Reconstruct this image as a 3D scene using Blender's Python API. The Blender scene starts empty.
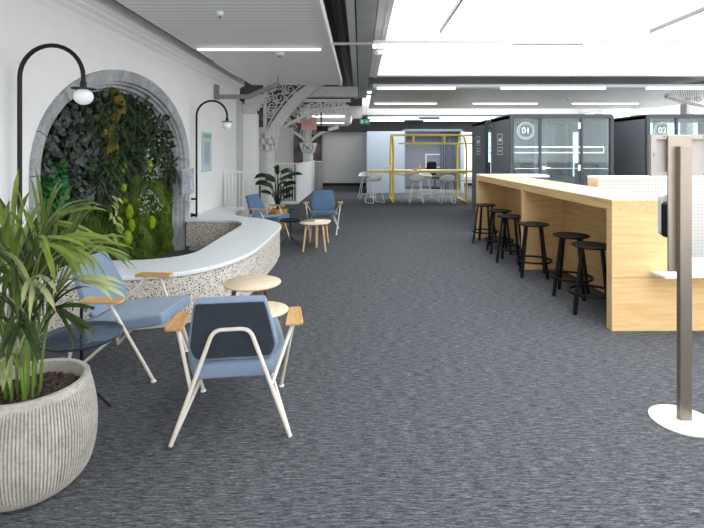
import bpy, math, random
from mathutils import Vector, Matrix
R = math.radians
rnd = random.Random(7)
sc = bpy.context.scene
col = sc.collection

# ------------------------------------------------------------------ camera, sky, exposure
cam_d = bpy.data.cameras.new('camera'); cam = bpy.data.objects.new('camera', cam_d); col.objects.link(cam)
cam.location = (0, 0, 1.5); cam.rotation_euler = (R(90), 0, 0)
cam_d.sensor_fit = 'HORIZONTAL'; cam_d.sensor_width = 36.0; cam_d.lens = 480 / 704 * 36.0
cam_d.shift_x = -8 / 704; cam_d.shift_y = -112 / 704
cam_d.clip_start = 0.05; cam_d.clip_end = 200
sc.camera = cam
w = bpy.data.worlds.new('sky'); sc.world = w; w.use_nodes = True
bg = w.node_tree.nodes['Background']; bg.inputs[0].default_value = (0.96, 0.98, 1.0, 1); bg.inputs[1].default_value = 2.0
sc.view_settings.view_transform = 'Standard'; sc.view_settings.look = 'None'
sc.view_settings.gamma = 1.0; sc.view_settings.use_curve_mapping = False
sc.view_settings.exposure = 0.64

def area_light(name, loc, sx, sy, power, color=(1, 1, 1), rot=(0, 0, 0)):
    l = bpy.data.lights.new(name, 'AREA'); l.shape = 'RECTANGLE'; l.size = sx; l.size_y = sy
    l.energy = power; l.color = color
    o = bpy.data.objects.new(name, l); col.objects.link(o); o.location = loc; o.rotation_euler = rot
    return o
area_light('skylight_daylight', (4.7, 4.0, 4.25), 8.6, 11.5, 260, (0.97, 0.985, 1.0))
area_light('meeting_room_fill', (2.6, 19.2, 2.2), 1.4, 0.5, 40, (1, 0.98, 0.95))  # unseen fill added to lift the dark far room, no fixture behind it
area_light('rear_skylight_daylight', (4.5, 17.9, 3.7), 8.0, 3.6, 260, (0.97, 0.985, 1.0))

# ------------------------------------------------------------------ materials
def srgb(r, g, b):
    def f(c):
        c /= 255.0
        return c / 12.92 if c <= 0.04045 else ((c + 0.055) / 1.055) ** 2.4
    return (f(r), f(g), f(b), 1.0)

class NT:
    def __init__(s, name):
        s.m = bpy.data.materials.new(name); s.m.use_nodes = True
        s.t = s.m.node_tree; s.n = s.t.nodes; s.l = s.t.links
        s.p = s.n['Principled BSDF']; s.out = s.n['Material Output']
    def add(s, typ, **kw):
        nd = s.n.new(typ)
        for k, v in kw.items():
            if k in nd.inputs.keys() if isinstance(k, str) else False: nd.inputs[k].default_value = v
            else: setattr(nd, k, v)
        return nd
    def link(s, a, b): s.l.new(a, b)
    def coords(s, scale=(1, 1, 1), rot=(0, 0, 0), kind='Object'):
        tc = s.n.new('ShaderNodeTexCoord'); mp = s.n.new('ShaderNodeMapping')
        mp.inputs['Scale'].default_value = scale; mp.inputs['Rotation'].default_value = rot
        s.link(tc.outputs[kind], mp.inputs[0]); return mp.outputs[0]
    def noise(s, vec, scale, detail=3, rough=0.5):
        nd = s.n.new('ShaderNodeTexNoise'); nd.inputs['Scale'].default_value = scale
        nd.inputs['Detail'].default_value = detail; nd.inputs['Roughness'].default_value = rough
        s.link(vec, nd.inputs['Vector']); return nd.outputs['Fac']
    def ramp(s, fac, stops, interp='LINEAR'):
        nd = s.n.new('ShaderNodeValToRGB'); cr = nd.color_ramp; cr.interpolation = interp
        while len(cr.elements) < len(stops): cr.elements.new(0.5)
        for e, (p, c) in zip(cr.elements, stops): e.position = p; e.color = c
        s.link(fac, nd.inputs[0]); return nd.outputs[0]
    def mix(s, fac, a, b, mode='MIX'):
        nd = s.n.new('ShaderNodeMix'); nd.data_type = 'RGBA'; nd.blend_type = mode
        for i, v in ((0, fac), (6, a), (7, b)):
            if hasattr(v, 'is_linked') or hasattr(v, 'links'): s.link(v, nd.inputs[i])
            else: nd.inputs[i].default_value = v
        return nd.outputs[2]
    def math(s, op, a, b=0.0):
        nd = s.n.new('ShaderNodeMath'); nd.operation = op
        for i, v in ((0, a), (1, b)):
            if hasattr(v, 'links'): s.link(v, nd.inputs[i])
            else: nd.inputs[i].default_value = v
        return nd.outputs[0]
    def sep(s, vec):
        nd = s.n.new('ShaderNodeSeparateXYZ'); s.link(vec, nd.inputs[0]); return nd.outputs
    def color(s, c):
        if hasattr(c, 'links'): s.link(c, s.p.inputs['Base Color'])
        else: s.p.inputs['Base Color'].default_value = c
    def bump(s, h, strength=0.3, dist=0.01):
        nd = s.n.new('ShaderNodeBump'); nd.inputs['Strength'].default_value = strength
        nd.inputs['Distance'].default_value = dist
        s.link(h, nd.inputs['Height']); s.link(nd.outputs[0], s.p.inputs['Normal'])
    def set(s, rough=0.5, metal=0.0, spec=0.5):
        s.p.inputs['Roughness'].default_value = rough; s.p.inputs['Metallic'].default_value = metal
        s.p.inputs['Specular IOR Level'].default_value = spec
        return s.m

def plain(name, c, rough=0.5, metal=0.0, spec=0.5, vary=0.06, scale=6.0):
    t = NT(name); v = t.coords()
    f = t.noise(v, scale, 4)
    lo = tuple(x * (1 - vary) for x in c[:3]) + (1,); hi = tuple(min(1, x * (1 + vary)) for x in c[:3]) + (1,)
    t.color(t.ramp(f, [(0.3, lo), (0.7, hi)])); return t.set(rough, metal, spec)

def emit(name, c, strength):
    t = NT(name); t.color((0.8, 0.8, 0.8, 1)); t.p.inputs['Emission Color'].default_value = c
    t.p.inputs['Emission Strength'].default_value = strength; return t.set(0.5)

def wood(name, lo, mid, hi, axis='X', scale=1.0, rough=0.45):
    t = NT(name)
    s = {'X': (1.1, 14, 22), 'Y': (14, 1.1, 22), 'Z': (14, 14, 1.1)}[axis]
    v = t.coords(tuple(q * scale for q in s))
    f = t.noise(v, 1.6, 6, 0.6); g = t.noise(v, 7.0, 3, 0.6)
    h = t.math('ADD', t.math('MULTIPLY', f, 0.75), t.math('MULTIPLY', g, 0.25))
    t.color(t.ramp(h, [(0.34, lo), (0.5, mid), (0.66, hi)])); t.bump(g, 0.05, 0.002)
    return t.set(rough, 0, 0.4)

def carpet():
    t = NT('carpet')
    v = t.coords((14, 105, 1)); v2 = t.coords((50, 220, 1)); v3 = t.coords((1, 1, 1))
    a = t.noise(v, 1.0, 5, 0.65); b = t.noise(v2, 1.0, 2, 0.6); c = t.noise(v3, 0.8, 3)
    h = t.math('ADD', t.math('MULTIPLY', a, 0.62), t.math('MULTIPLY', b, 0.38))
    cl = t.ramp(h, [(0.36, srgb(34, 34, 36)), (0.45, srgb(66, 67, 70)), (0.55, srgb(97, 98, 102)), (0.68, srgb(142, 143, 147))])
    cl = t.mix(t.math('MULTIPLY', c, 0.18), cl, srgb(66, 68, 71), 'MIX')
    t.color(cl); t.bump(b, 0.35, 0.004); return t.set(0.95, 0, 0.15)

def terrazzo(name, base, warm):
    t = NT(name)
    v = t.coords()
    def chips(scale, thr):
        n = t.n.new('ShaderNodeTexVoronoi'); n.inputs['Scale'].default_value = scale; t.link(v, n.inputs['Vector'])
        m = t.math('LESS_THAN', n.outputs['Distance'], thr)
        return n, m
    n1, m1 = chips(42, 0.30); n2, m2 = chips(72, 0.30); n3, m3 = chips(120, 0.33)
    pal = [(0.0, srgb(48, 46, 46)), (0.22, srgb(120, 116, 112)), (0.42, srgb(150, 124, 100)), (0.55, srgb(70, 68, 68)), (0.72, srgb(205, 200, 194)), (0.85, srgb(98, 90, 84))]
    c1 = t.ramp(t.sep(n1.outputs['Color'])[0], pal, 'CONSTANT'); c2 = t.ramp(t.sep(n2.outputs['Color'])[1], pal, 'CONSTANT'); c3 = t.ramp(t.sep(n3.outputs['Color'])[2], pal, 'CONSTANT')
    c = t.mix(m3, base, c3); c = t.mix(m2, c, c2); c = t.mix(m1, c, c1)
    t.color(c); return t.set(0.55, 0, 0.4)

def fabric(name, c, scale=1.0):
    t = NT(name); v = t.coords((260 * scale, 260 * scale, 260 * scale)); f = t.noise(v, 1.0, 2)
    g = t.noise(t.coords((8, 8, 8)), 1.0, 3)
    lo = tuple(x * 0.78 for x in c[:3]) + (1,); hi = tuple(min(1, x * 1.2) for x in c[:3]) + (1,)
    h = t.math('ADD', t.math('MULTIPLY', f, 0.7), t.math('MULTIPLY', g, 0.3))
    t.color(t.ramp(h, [(0.3, lo), (0.7, hi)])); t.bump(f, 0.2, 0.002)
    t.p.inputs['Sheen Weight'].default_value = 0.25
    return t.set(0.9, 0, 0.2)

def leafmat(name, c, c2, rough=0.4, scale=3.0, trans=0.15):
    t = NT(name); v = t.coords(); f = t.noise(v, scale, 3)
    t.color(t.ramp(f, [(0.3, c), (0.7, c2)]))
    t.p.inputs['Subsurface Weight'].default_value = 0.0
    return t.set(rough, 0, 0.35)

def glassmat(name, tint=(0.9, 0.95, 0.97, 1), opac=0.12, rough=0.02):
    t = NT(name); t.color(tint); t.set(rough, 0, 0.5)
    tr = t.n.new('ShaderNodeBsdfTransparent'); tr.inputs[0].default_value = tint
    lw_ = t.n.new('ShaderNodeLayerWeight'); lw_.inputs['Blend'].default_value = 0.5
    fr5 = t.math('POWER', lw_.outputs['Facing'], 5.0); frf = t.math('ADD', t.math('MULTIPLY', fr5, 0.45), 0.04)
    gl = t.n.new('ShaderNodeBsdfGlossy'); gl.inputs['Roughness'].default_value = rough
    mx0 = t.n.new('ShaderNodeMixShader'); mx0.inputs[0].default_value = opac
    t.link(tr.outputs[0], mx0.inputs[1]); t.link(t.p.outputs[0], mx0.inputs[2])
    mx = t.n.new('ShaderNodeMixShader'); t.link(frf, mx.inputs[0])
    t.link(mx0.outputs[0], mx.inputs[1]); t.link(gl.outputs[0], mx.inputs[2])
    t.link(mx.outputs[0], t.out.inputs[0]); return t.m

def stone():
    t = NT('grey_stone'); v = t.coords()
    f = t.noise(v, 5, 6, 0.65); g = t.noise(v, 60, 3)
    h = t.math('ADD', t.math('MULTIPLY', f, 0.7), t.math('MULTIPLY', g, 0.3))
    t.color(t.ramp(h, [(0.33, srgb(120, 121, 124)), (0.52, srgb(160, 161, 163)), (0.7, srgb(188, 188, 188))]))
    t.bump(g, 0.15, 0.004); return t.set(0.85, 0, 0.3)

def stripes(name, axis, freq, ca, cb, duty=0.25, rough=0.45, metal=0.0):
    t = NT(name); s = t.sep(t.coords())
    f = t.math('FRACT', t.math('MULTIPLY', s[axis], freq)); m = t.math('LESS_THAN', f, duty)
    t.color(t.mix(m, ca, cb)); t.bump(t.math('SUBTRACT', 1.0, m), 0.4, 0.004)
    return t.set(rough, metal, 0.4)

def gridtile():
    t = NT('white_mosaic_tile'); s = t.sep(t.coords())
    m = None
    for a in (0, 2):
        f = t.math('FRACT', t.math('MULTIPLY', s[a], 26.0)); q = t.math('LESS_THAN', f, 0.13)
        m = q if m is None else t.math('MAXIMUM', m, q)
    t.color(t.mix(m, srgb(196, 196, 193), srgb(164, 164, 161))); t.bump(t.math('SUBTRACT', 1.0, m), 0.3, 0.002)
    return t.set(0.35, 0, 0.5)

def perforated():
    t = NT('perforated_metal'); v = t.coords((22, 22, 22), (0, 0, R(35)))
    s = t.sep(v)
    f = t.math('LESS_THAN', t.math('FRACT', s[0]), 0.42)
    t.color(t.mix(f, srgb(218, 214, 208), srgb(136, 134, 131)))
    return t.set(0.5, 0.0, 0.4)

def mossmat(name, a, b, c, scale=18):
    t = NT(name); v = t.coords(); f = t.noise(v, scale, 5, 0.7); g = t.noise(v, 2.2, 3)
    h = t.math('ADD', t.math('MULTIPLY', f, 0.65), t.math('MULTIPLY', g, 0.35))
    t.color(t.ramp(h, [(0.36, a), (0.5, b), (0.64, c)])); t.bump(f, 0.8, 0.02); return t.set(0.9, 0, 0.15)

M = {}
M['wall'] = plain('white_plaster', srgb(232, 231, 229), 0.85, 0, 0.25, 0.015)
M['beige'] = plain('beige_wall_paint', srgb(205, 202, 196), 0.8, 0, 0.2, 0.02)
M['carpet'] = carpet()
M['dark_void'] = plain('dark_ceiling_paint', srgb(72, 72, 74), 0.9, 0, 0.2, 0.1)
M['stone'] = stone()
M['terrazzo'] = terrazzo('terrazzo_pale', srgb(228, 219, 207), False)
M['bench_top'] = plain('bench_white_stone', srgb(226, 229, 232), 0.45, 0, 0.4, 0.025, 3)
M['plinth'] = plain('bench_plinth', srgb(200, 200, 198), 0.6)
M['slat'] = stripes('grey_slatted_metal', 1, 9.0, srgb(240, 240, 237), srgb(196, 197, 195), 0.12, 0.5)
M['whitemetal'] = plain('white_painted_metal', srgb(232, 232, 230), 0.4, 0, 0.5, 0.02)
M['cream'] = plain('cream_tube_metal', srgb(214, 206, 194), 0.35, 0, 0.5, 0.03)
M['black'] = plain('black_metal', srgb(15, 15, 16), 0.45, 0, 0.3, 0.1)
M['blackwood'] = plain('black_stained_wood', srgb(15, 14, 14), 0.5, 0, 0.3, 0.15)
M['galv'] = plain('galvanised_steel', srgb(168, 171, 174), 0.45, 0.2, 0.5, 0.08)
M['grey'] = plain('mid_grey_paint', srgb(128, 130, 131), 0.6)
M['lightgrey'] = plain('light_grey_paint', srgb(186, 187, 186), 0.6)
M['ironwhite'] = plain('cast_iron_cream', srgb(200, 199, 194), 0.65, 0, 0.3, 0.08, 14)
M['oak'] = wood('oak_veneer_long', srgb(208, 168, 112), srgb(222, 184, 130), srgb(230, 196, 144), 'X')
M['oakY'] = wood('oak_veneer_deep', srgb(200, 160, 106), srgb(216, 178, 124), srgb(226, 192, 140), 'Y')
M['oaktop'] = wood('oak_worktop', srgb(206, 184, 148), srgb(218, 198, 166), srgb(226, 210, 182), 'Y', 1, 0.3)
M['birch'] = wood('pale_birch', srgb(220, 194, 162), srgb(230, 207, 178), srgb(238, 219, 194), 'X', 1.5)
M['armwood'] = wood('ash_armrest', srgb(172, 126, 74), srgb(200, 156, 102), srgb(218, 180, 130), 'Y', 1.6)
M['walnut'] = wood('brown_leg_wood', srgb(96, 64, 44), srgb(122, 84, 60), srgb(146, 104, 76), 'Z', 2)
M['legoak'] = wood('pale_leg_wood', srgb(198, 160, 112), srgb(216, 182, 138), srgb(228, 198, 158), 'Z', 2)
M['fab_near_light'] = fabric('blue_fabric_near_light', srgb(120, 137, 157))  # one chair fabric, paler here: the light on the near chairs is in the colour
M['fab_far_light'] = fabric('blue_fabric_far_light', srgb(80, 106, 132))  # same fabric, deeper blue: the light on the far chairs is in the colour
M['fab_dark'] = fabric('charcoal_fabric', srgb(44, 52, 62))
M['concrete'] = stripes('fluted_concrete', 0, 1.0, srgb(170, 168, 160), srgb(164, 162, 154), 0.3, 0.85)
def concrete():
    t = NT('ribbed_concrete'); v = t.coords(); f = t.noise(v, 9, 5, 0.6); g = t.noise(v, 70, 3)
    h = t.math('ADD', t.math('MULTIPLY', f, 0.5), t.math('MULTIPLY', g, 0.5))
    t.color(t.ramp(h, [(0.3, srgb(138, 133, 124)), (0.5, srgb(170, 165, 155)), (0.7, srgb(190, 186, 177))]))
    t.bump(g, 0.2, 0.003); return t.set(0.85, 0, 0.25)
M['concrete'] = concrete()
M['soil'] = mossmat('brown_clay_pebble', srgb(44, 36, 30), srgb(82, 68, 58), srgb(118, 102, 90), 60)
M['palm'] = leafmat('palm_leaf', srgb(56, 76, 28), srgb(120, 138, 58), 0.3, 5)
M['palm_pale'] = leafmat('palm_leaf_pale', srgb(112, 124, 74), srgb(172, 178, 128), 0.3, 6)
M['palm_dark'] = leafmat('palm_leaf_dark', srgb(30, 44, 22), srgb(68, 86, 42), 0.28, 5)
M['stem'] = leafmat('palm_stem', srgb(74, 104, 40), srgb(118, 140, 62), 0.45, 9)
M['ficus'] = leafmat('dark_glossy_leaf', srgb(12, 30, 18), srgb(34, 64, 36), 0.28, 5)
M['ochre'] = plain('ochre_ceramic', srgb(166, 118, 56), 0.4)
M['smoke'] = glassmat('smoked_glass', (0.22, 0.26, 0.31, 1), 0.42, 0.05)
M['traydark'] = plain('tinted_tray_glass', srgb(62, 72, 86), 0.08, 0.0, 1.0, 0.02)
M['navy'] = plain('dark_navy_metal', srgb(36, 46, 58), 0.25, 0.2, 0.6)
M['glass'] = glassmat('pod_glass', (0.80, 0.87, 0.88, 1), 0.045)
M['skyglass'] = glassmat('skylight_glass', (0.97, 0.99, 1.0, 1), 0.02)
M['acrylic'] = glassmat('clear_acrylic', (0.86, 0.88, 0.92, 1), 0.3)
M['podgrey'] = plain('pod_charcoal', srgb(104, 107, 112), 0.7, 0, 0.3, 0.05, 30)
M['poddark'] = plain('pod_frame', srgb(58, 62, 68), 0.5, 0, 0.4)
M['podin'] = plain('pod_interior', srgb(176, 182, 182), 0.8)
M['podseat'] = fabric('pod_seat_fabric', srgb(70, 76, 80))
M['mark'] = plain('white_marking', srgb(236, 238, 238), 0.5, 0, 0.3, 0.01)
M['frost'] = glassmat('frosted_film', (0.95, 0.98, 0.98, 1), 0.6, 0.4)
M['yellow'] = plain('yellow_tube', srgb(238, 206, 52), 0.4, 0, 0.5, 0.03)
M['tile'] = gridtile()
M['champagne'] = plain('champagne_steel', srgb(160, 149, 136), 0.34, 0.6, 0.5, 0.04, 20)
M['champagne_dk'] = plain('champagne_steel_pole', srgb(150, 140, 128), 0.32, 0.8, 0.5, 0.04, 20)
M['framegrey'] = plain('sign_frame_back', srgb(176, 168, 162), 0.5, 0.1)
M['perf'] = perforated()
M['lampglow'] = emit('lamp_diffuser', (1, 0.97, 0.93, 1), 1.8)
M['globe'] = emit('opal_globe', (1, 0.97, 0.94, 1), 0.06)
M['bluepanel'] = plain('pale_blue_panel', srgb(206, 219, 233), 0.6, 0, 0.3, 0.02)
M['slate'] = plain('slate_wall', srgb(132, 139, 150), 0.8)
M['curtain'] = fabric('blue_grey_curtain', srgb(128, 142, 156))
M['pink'] = plain('pink_sign', srgb(206, 160, 152), 0.6)
M['base_white'] = plain('base_cream_enamel', srgb(200, 195, 190), 0.4)
M['exitgreen'] = emit('exit_sign_green', srgb(20, 150, 90), 0.35); M['exitgreen'].node_tree.nodes['Principled BSDF'].inputs['Base Color'].default_value = srgb(16, 130, 80)
M['darkstone'] = mossmat('dark_flecked_stone', srgb(50, 46, 44), srgb(92, 84, 80), srgb(150, 140, 134), 40)
M['screen'] = plain('poster_print', srgb(176, 196, 206), 0.4)
M['postgreen'] = plain('poster_green', srgb(110, 176, 120), 0.4)
M['moss'] = mossmat('moss_carpet', srgb(42, 54, 20), srgb(76, 94, 34), srgb(110, 128, 54), 26)
M['mossgrass'] = leafmat('moss_blades', srgb(54, 74, 22), srgb(108, 130, 50), 0.8, 7)
M['mossball'] = mossmat('bright_moss', srgb(86, 116, 14), srgb(128, 156, 30), srgb(160, 184, 56), 40)
M['mossyellow'] = mossmat('yellow_moss', srgb(58, 50, 14), srgb(98, 86, 28), srgb(138, 122, 48), 30)
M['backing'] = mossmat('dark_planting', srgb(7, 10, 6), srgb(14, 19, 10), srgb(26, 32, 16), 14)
M['euc'] = leafmat('eucalyptus_leaf', srgb(26, 34, 29), srgb(80, 91, 84), 0.55, 6)
M['fern'] = leafmat('fern_leaf', srgb(14, 26, 9), srgb(48, 70, 26), 0.5, 5)
M['pale_leaf'] = leafmat('silver_leaf', srgb(92, 108, 98), srgb(160, 172, 162), 0.5, 8)
M['bright_leaf'] = leafmat('bright_leaf', srgb(10, 70, 20), srgb(36, 116, 40), 0.5, 8)
M['lime'] = leafmat('lime_leaf', srgb(120, 136, 66), srgb(170, 180, 110), 0.5, 8)
M['cable'] = plain('dark_pipe', srgb(50, 50, 52), 0.5)

# ------------------------------------------------------------------ mesh builder
class MB:
    def __init__(s): s.v = []; s.f = []
    def add(s, vs, fs):
        b = len(s.v); s.v.extend([tuple(p) for p in vs]); s.f.extend([tuple(i + b for i in f) for f in fs]); return s
    def box(s, x0, x1, y0, y1, z0, z1):
        vs = [(x, y, z) for z in (z0, z1) for y in (y0, y1) for x in (x0, x1)]
        return s.add(vs, [(0, 2, 3, 1), (4, 5, 7, 6), (0, 1, 5, 4), (2, 6, 7, 3), (0, 4, 6, 2), (1, 3, 7, 5)])
    def obox(s, c, h, m=None):
        m = m or Matrix.Identity(3); c = Vector(c)
        vs = [c + m @ Vector((x * h[0], y * h[1], z * h[2])) for z in (-1, 1) for y in (-1, 1) for x in (-1, 1)]
        return s.add(vs, [(0, 2, 3, 1), (4, 5, 7, 6), (0, 1, 5, 4), (2, 6, 7, 3), (0, 4, 6, 2), (1, 3, 7, 5)])
    def tube(s, pts, r, n=8, cap=True):
        pts = [Vector(p) for p in pts]; k = len(pts); rr = r if isinstance(r, (list, tuple)) else [r] * k
        t0 = (pts[1] - pts[0]).normalized()
        up = Vector((0, 0, 1)) if abs(t0.z) < 0.9 else Vector((0, 1, 0))
        a = t0.cross(up).normalized(); vs = []
        for i, p in enumerate(pts):
            t = ((pts[min(i + 1, k - 1)] - p).normalized() + (p - pts[max(i - 1, 0)]).normalized())
            t = t.normalized() if t.length > 1e-6 else t0
            a = (a - t * a.dot(t)).normalized(); b = t.cross(a)
            for j in range(n):
                q = 2 * math.pi * j / n; vs.append(p + (a * math.cos(q) + b * math.sin(q)) * rr[i])
        fs = [(i * n + j, i * n + (j + 1) % n, (i + 1) * n + (j + 1) % n, (i + 1) * n + j) for i in range(k - 1) for j in range(n)]
        if cap: fs += [tuple(reversed(range(n))), tuple(range((k - 1) * n, k * n))]
        return s.add(vs, fs)
    def lathe(s, prof, cx=0, cy=0, n=32, cap=True, wob=None):
        vs = []
        for (r, z) in prof:
            for j in range(n):
                q = 2 * math.pi * j / n; r2 = r * (wob(q, z) if wob else 1)
                vs.append((cx + r2 * math.cos(q), cy + r2 * math.sin(q), z))
        k = len(prof)
        fs = [(i * n + j, i * n + (j + 1) % n, (i + 1) * n + (j + 1) % n, (i + 1) * n + j) for i in range(k - 1) for j in range(n)]
        if cap: fs += [tuple(reversed(range(n))), tuple(range((k - 1) * n, k * n))]
        return s.add(vs, fs)
    def prism(s, poly, a0, a1, plane='XY'):
        f = {'XY': lambda u, v, a: (u, v, a), 'YZ': lambda u, v, a: (a, u, v), 'XZ': lambda u, v, a: (u, a, v)}[plane]
        n = len(poly); vs = [f(u, v, a0) for u, v in poly] + [f(u, v, a1) for u, v in poly]
        fs = [tuple(reversed(range(n))), tuple(range(n, 2 * n))] + [(i, (i + 1) % n, (i + 1) % n + n, i + n) for i in range(n)]
        return s.add(vs, fs)
    def sphere(s, c, r, n=16, m=10, sq=(1, 1, 1)):
        vs = [(c[0], c[1], c[2] - r * sq[2])]
        for i in range(1, m):
            t = math.pi * i / m
            for j in range(n):
                q = 2 * math.pi * j / n
                vs.append((c[0] + r * sq[0] * math.sin(t) * math.cos(q), c[1] + r * sq[1] * math.sin(t) * math.sin(q), c[2] - r * sq[2] * math.cos(t)))
        vs.append((c[0], c[1], c[2] + r * sq[2])); fs = []
        for j in range(n): fs.append((0, 1 + (j + 1) % n, 1 + j))
        for i in range(m - 2):
            for j in range(n): fs.append((1 + i * n + j, 1 + i * n + (j + 1) % n, 1 + (i + 1) * n + (j + 1) % n, 1 + (i + 1) * n + j))
        L = len(vs) - 1
        for j in range(n): fs.append((L, 1 + (m - 2) * n + j, 1 + (m - 2) * n + (j + 1) % n))
        return s.add(vs, fs)
    def build(s, name, mat, parent=None, smooth=40, bevel=0, sub=0):
        me = bpy.data.meshes.new(name); me.from_pydata(s.v, [], s.f)
        import bmesh
        bm = bmesh.new(); bm.from_mesh(me); bmesh.ops.recalc_face_normals(bm, faces=bm.faces); bm.to_mesh(me); bm.free()
        me.materials.append(mat)
        if smooth:
            me.polygons.foreach_set('use_smooth', [True] * len(me.polygons)); me.set_sharp_from_angle(angle=R(smooth))
        o = bpy.data.objects.new(name, me); col.objects.link(o)
        if parent is not None: o.parent = parent
        if bevel:
            b = o.modifiers.new('bevel', 'BEVEL'); b.width = bevel; b.segments = 2; b.limit_method = 'ANGLE'; b.angle_limit = R(50)
        if sub:
            q = o.modifiers.new('sub', 'SUBSURF'); q.levels = sub; q.render_levels = sub
        return o

def tag(o, label, cat, group=None, kind=None):
    o['label'] = label; o['category'] = cat
    if group: o['group'] = group
    if kind: o['kind'] = kind
    return o
def thing(name, label, cat, loc=(0, 0, 0), rz=0, group=None):
    o = bpy.data.objects.new(name, None); col.objects.link(o); o.location = loc; o.rotation_euler = (0, 0, rz)
    o.empty_display_size = 0.1
    return tag(o, label, cat, group)
def struct(mb, name, mat, **kw):
    o = mb.build(name, mat, **kw); o['kind'] = 'structure'; return o
def kids(o): return [c for c in bpy.data.objects if c.parent == o]
def dup(root, loc, rz, label, group=None):
    def cp(o, par):
        c = o.copy(); col.objects.link(c); c.parent = par
        for k in kids(o): cp(k, c)
        return c
    r = cp(root, None); r.location = loc; r.rotation_euler = (0, 0, rz); r['label'] = label
    if group: r['group'] = group
    return r
def spline(pts, per=8, closed=False):
    pts = [Vector(p) for p in pts]; n = len(pts); out = []
    for i in range(n - 1):
        p0 = pts[max(i - 1, 0)]; p1 = pts[i]; p2 = pts[i + 1]; p3 = pts[min(i + 2, n - 1)]
        for k in range(per):
            t = k / per
            out.append(0.5 * ((2 * p1) + (p2 - p0) * t + (2 * p0 - 5 * p1 + 4 * p2 - p3) * t * t + (3 * p1 - p0 - 3 * p2 + p3) * t ** 3))
    out.append(pts[-1]); return out
def fillet(pts, r, n=6):
    pts = [Vector(p) for p in pts]; out = [pts[0]]
    for i in range(1, len(pts) - 1):
        p = pts[i]; a = (pts[i - 1] - p); b = (pts[i + 1] - p)
        ra = min(r, a.length * 0.49, b.length * 0.49); a.normalize(); b.normalize()
        s, e = p + a * ra, p + b * ra
        for k in range(n + 1):
            t = k / n; out.append(s * (1 - t) ** 2 + p * 2 * t * (1 - t) + e * t * t)
    out.append(pts[-1]); return out
def offset_poly(poly, d):
    n = len(poly); ar = sum(poly[i][0] * poly[(i + 1) % n][1] - poly[(i + 1) % n][0] * poly[i][1] for i in range(n))
    sg = 1 if ar > 0 else -1; out = []
    for i in range(n):
        p = Vector(poly[i]); a = (p - Vector(poly[i - 1])).normalized(); b = (Vector(poly[(i + 1) % n]) - p).normalized()
        na = Vector((-a.y, a.x)) * sg; nb = Vector((-b.y, b.x)) * sg; m = na + nb
        if m.length < 1e-6: m = na
        m.normalize(); k = d / max(0.5, m.dot(na)); out.append(tuple(p + m * k))
    return out
def rrect(x0, x1, z0, z1, r, n=6):
    out = []
    for cx, cz, a0 in ((x1 - r, z1 - r, 0), (x0 + r, z1 - r, 90), (x0 + r, z0 + r, 180), (x1 - r, z0 + r, 270)):
        for k in range(n + 1):
            a = R(a0 + 90 * k / n); out.append((cx + r * math.cos(a), cz + r * math.sin(a)))
    return out
def text_part(name, body, size, mat, parent, loc, rot, align='CENTER'):
    cu = bpy.data.curves.new(name, 'FONT'); cu.body = body; cu.size = size; cu.align_x = align; cu.align_y = 'CENTER'; cu.extrude = 0.0008
    tmp = bpy.data.objects.new(name + '_tmp', cu); col.objects.link(tmp)
    dg = bpy.context.evaluated_depsgraph_get(); dg.update()
    me = bpy.data.meshes.new_from_object(tmp.evaluated_get(dg)); bpy.data.objects.remove(tmp)
    me.materials.clear(); me.materials.append(mat)
    o = bpy.data.objects.new(name, me); col.objects.link(o); o.parent = parent; o.location = loc; o.rotation_euler = rot
    return o

# ------------------------------------------------------------------ setting
XW = -2.68
struct(MB().box(-9, 10, -3, 23, -0.1, 0), 'floor', M['carpet'], smooth=0)

# arch shape in the wall plane
AC, AA, AB, AS = 5.67, 1.785, 1.13, 1.30
def arch_path(inset=0.0, n=40):
    a, b = AA - inset, AB - inset; pts = [(AC - a, 0.0)]
    for k in range(1, 7): pts.append((AC - a, AS * k / 7))
    for k in range(n + 1):
        t = math.pi - math.pi * k / n; e = 0.95
        c, s = math.cos(t), math.sin(t)
        pts.append((AC + a * math.copysign(abs(c) ** 1.0, c), AS + b * abs(s) ** e))
    for k in range(6, -1, -1): pts.append((AC + a, AS * k / 7))
    return pts
wl = [(-3, 0)] + arch_path(0.0) + [(10.4, 0), (10.4, 2.95), (-3, 2.95)]
struct(MB().prism(wl, XW, XW - 0.24, 'YZ'), 'wall_left', M['wall'], smooth=0)
struct(MB().box(XW - 0.5, XW - 0.3, 3.4, 8.0, 0, 2.9), 'wall_niche', M['wall'], smooth=0)
# stone surround: voussoir blocks with moulded inner steps
prof = [(0.0, 0.0), (0.0, 0.035), (0.125, 0.01), (0.13, -0.03), (0.155, -0.035), (0.165, -0.08), (0.195, -0.085), (0.205, -0.13), (0.23, -0.135), (0.235, -0.24)]
sm = MB()
N = 40; paths = [arch_path(i, N) for i, _ in prof]
L = len(paths[0]); cuts = [0, 3, 7, 11, 16, 21, 27, 32, 37, 42, 46, 50, L - 1]
for a, b in zip(cuts[:-1], cuts[1:]):
    vs = []; fs = []; m = len(prof); rows = list(range(a, b + 1))
    for ri, i in enumerate(rows):
        for j in range(m):
            y, z = paths[j][i]
            if ri == 0 or ri == len(rows) - 1:
                o = rows[1] if ri == 0 else rows[-2]; y2, z2 = paths[j][o]
                dl = math.hypot(y2 - y, z2 - z); y += (y2 - y) * 0.004 / dl; z += (z2 - z) * 0.004 / dl
            vs.append((XW + prof[j][1], y, z))
    for ri in range(len(rows) - 1):
        for j in range(m - 1): fs.append((ri * m + j, ri * m + j + 1, (ri + 1) * m + j + 1, (ri + 1) * m + j))
    sm.add(vs, fs)
struct(sm, 'trim_1', M['stone'], smooth=25)
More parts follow.
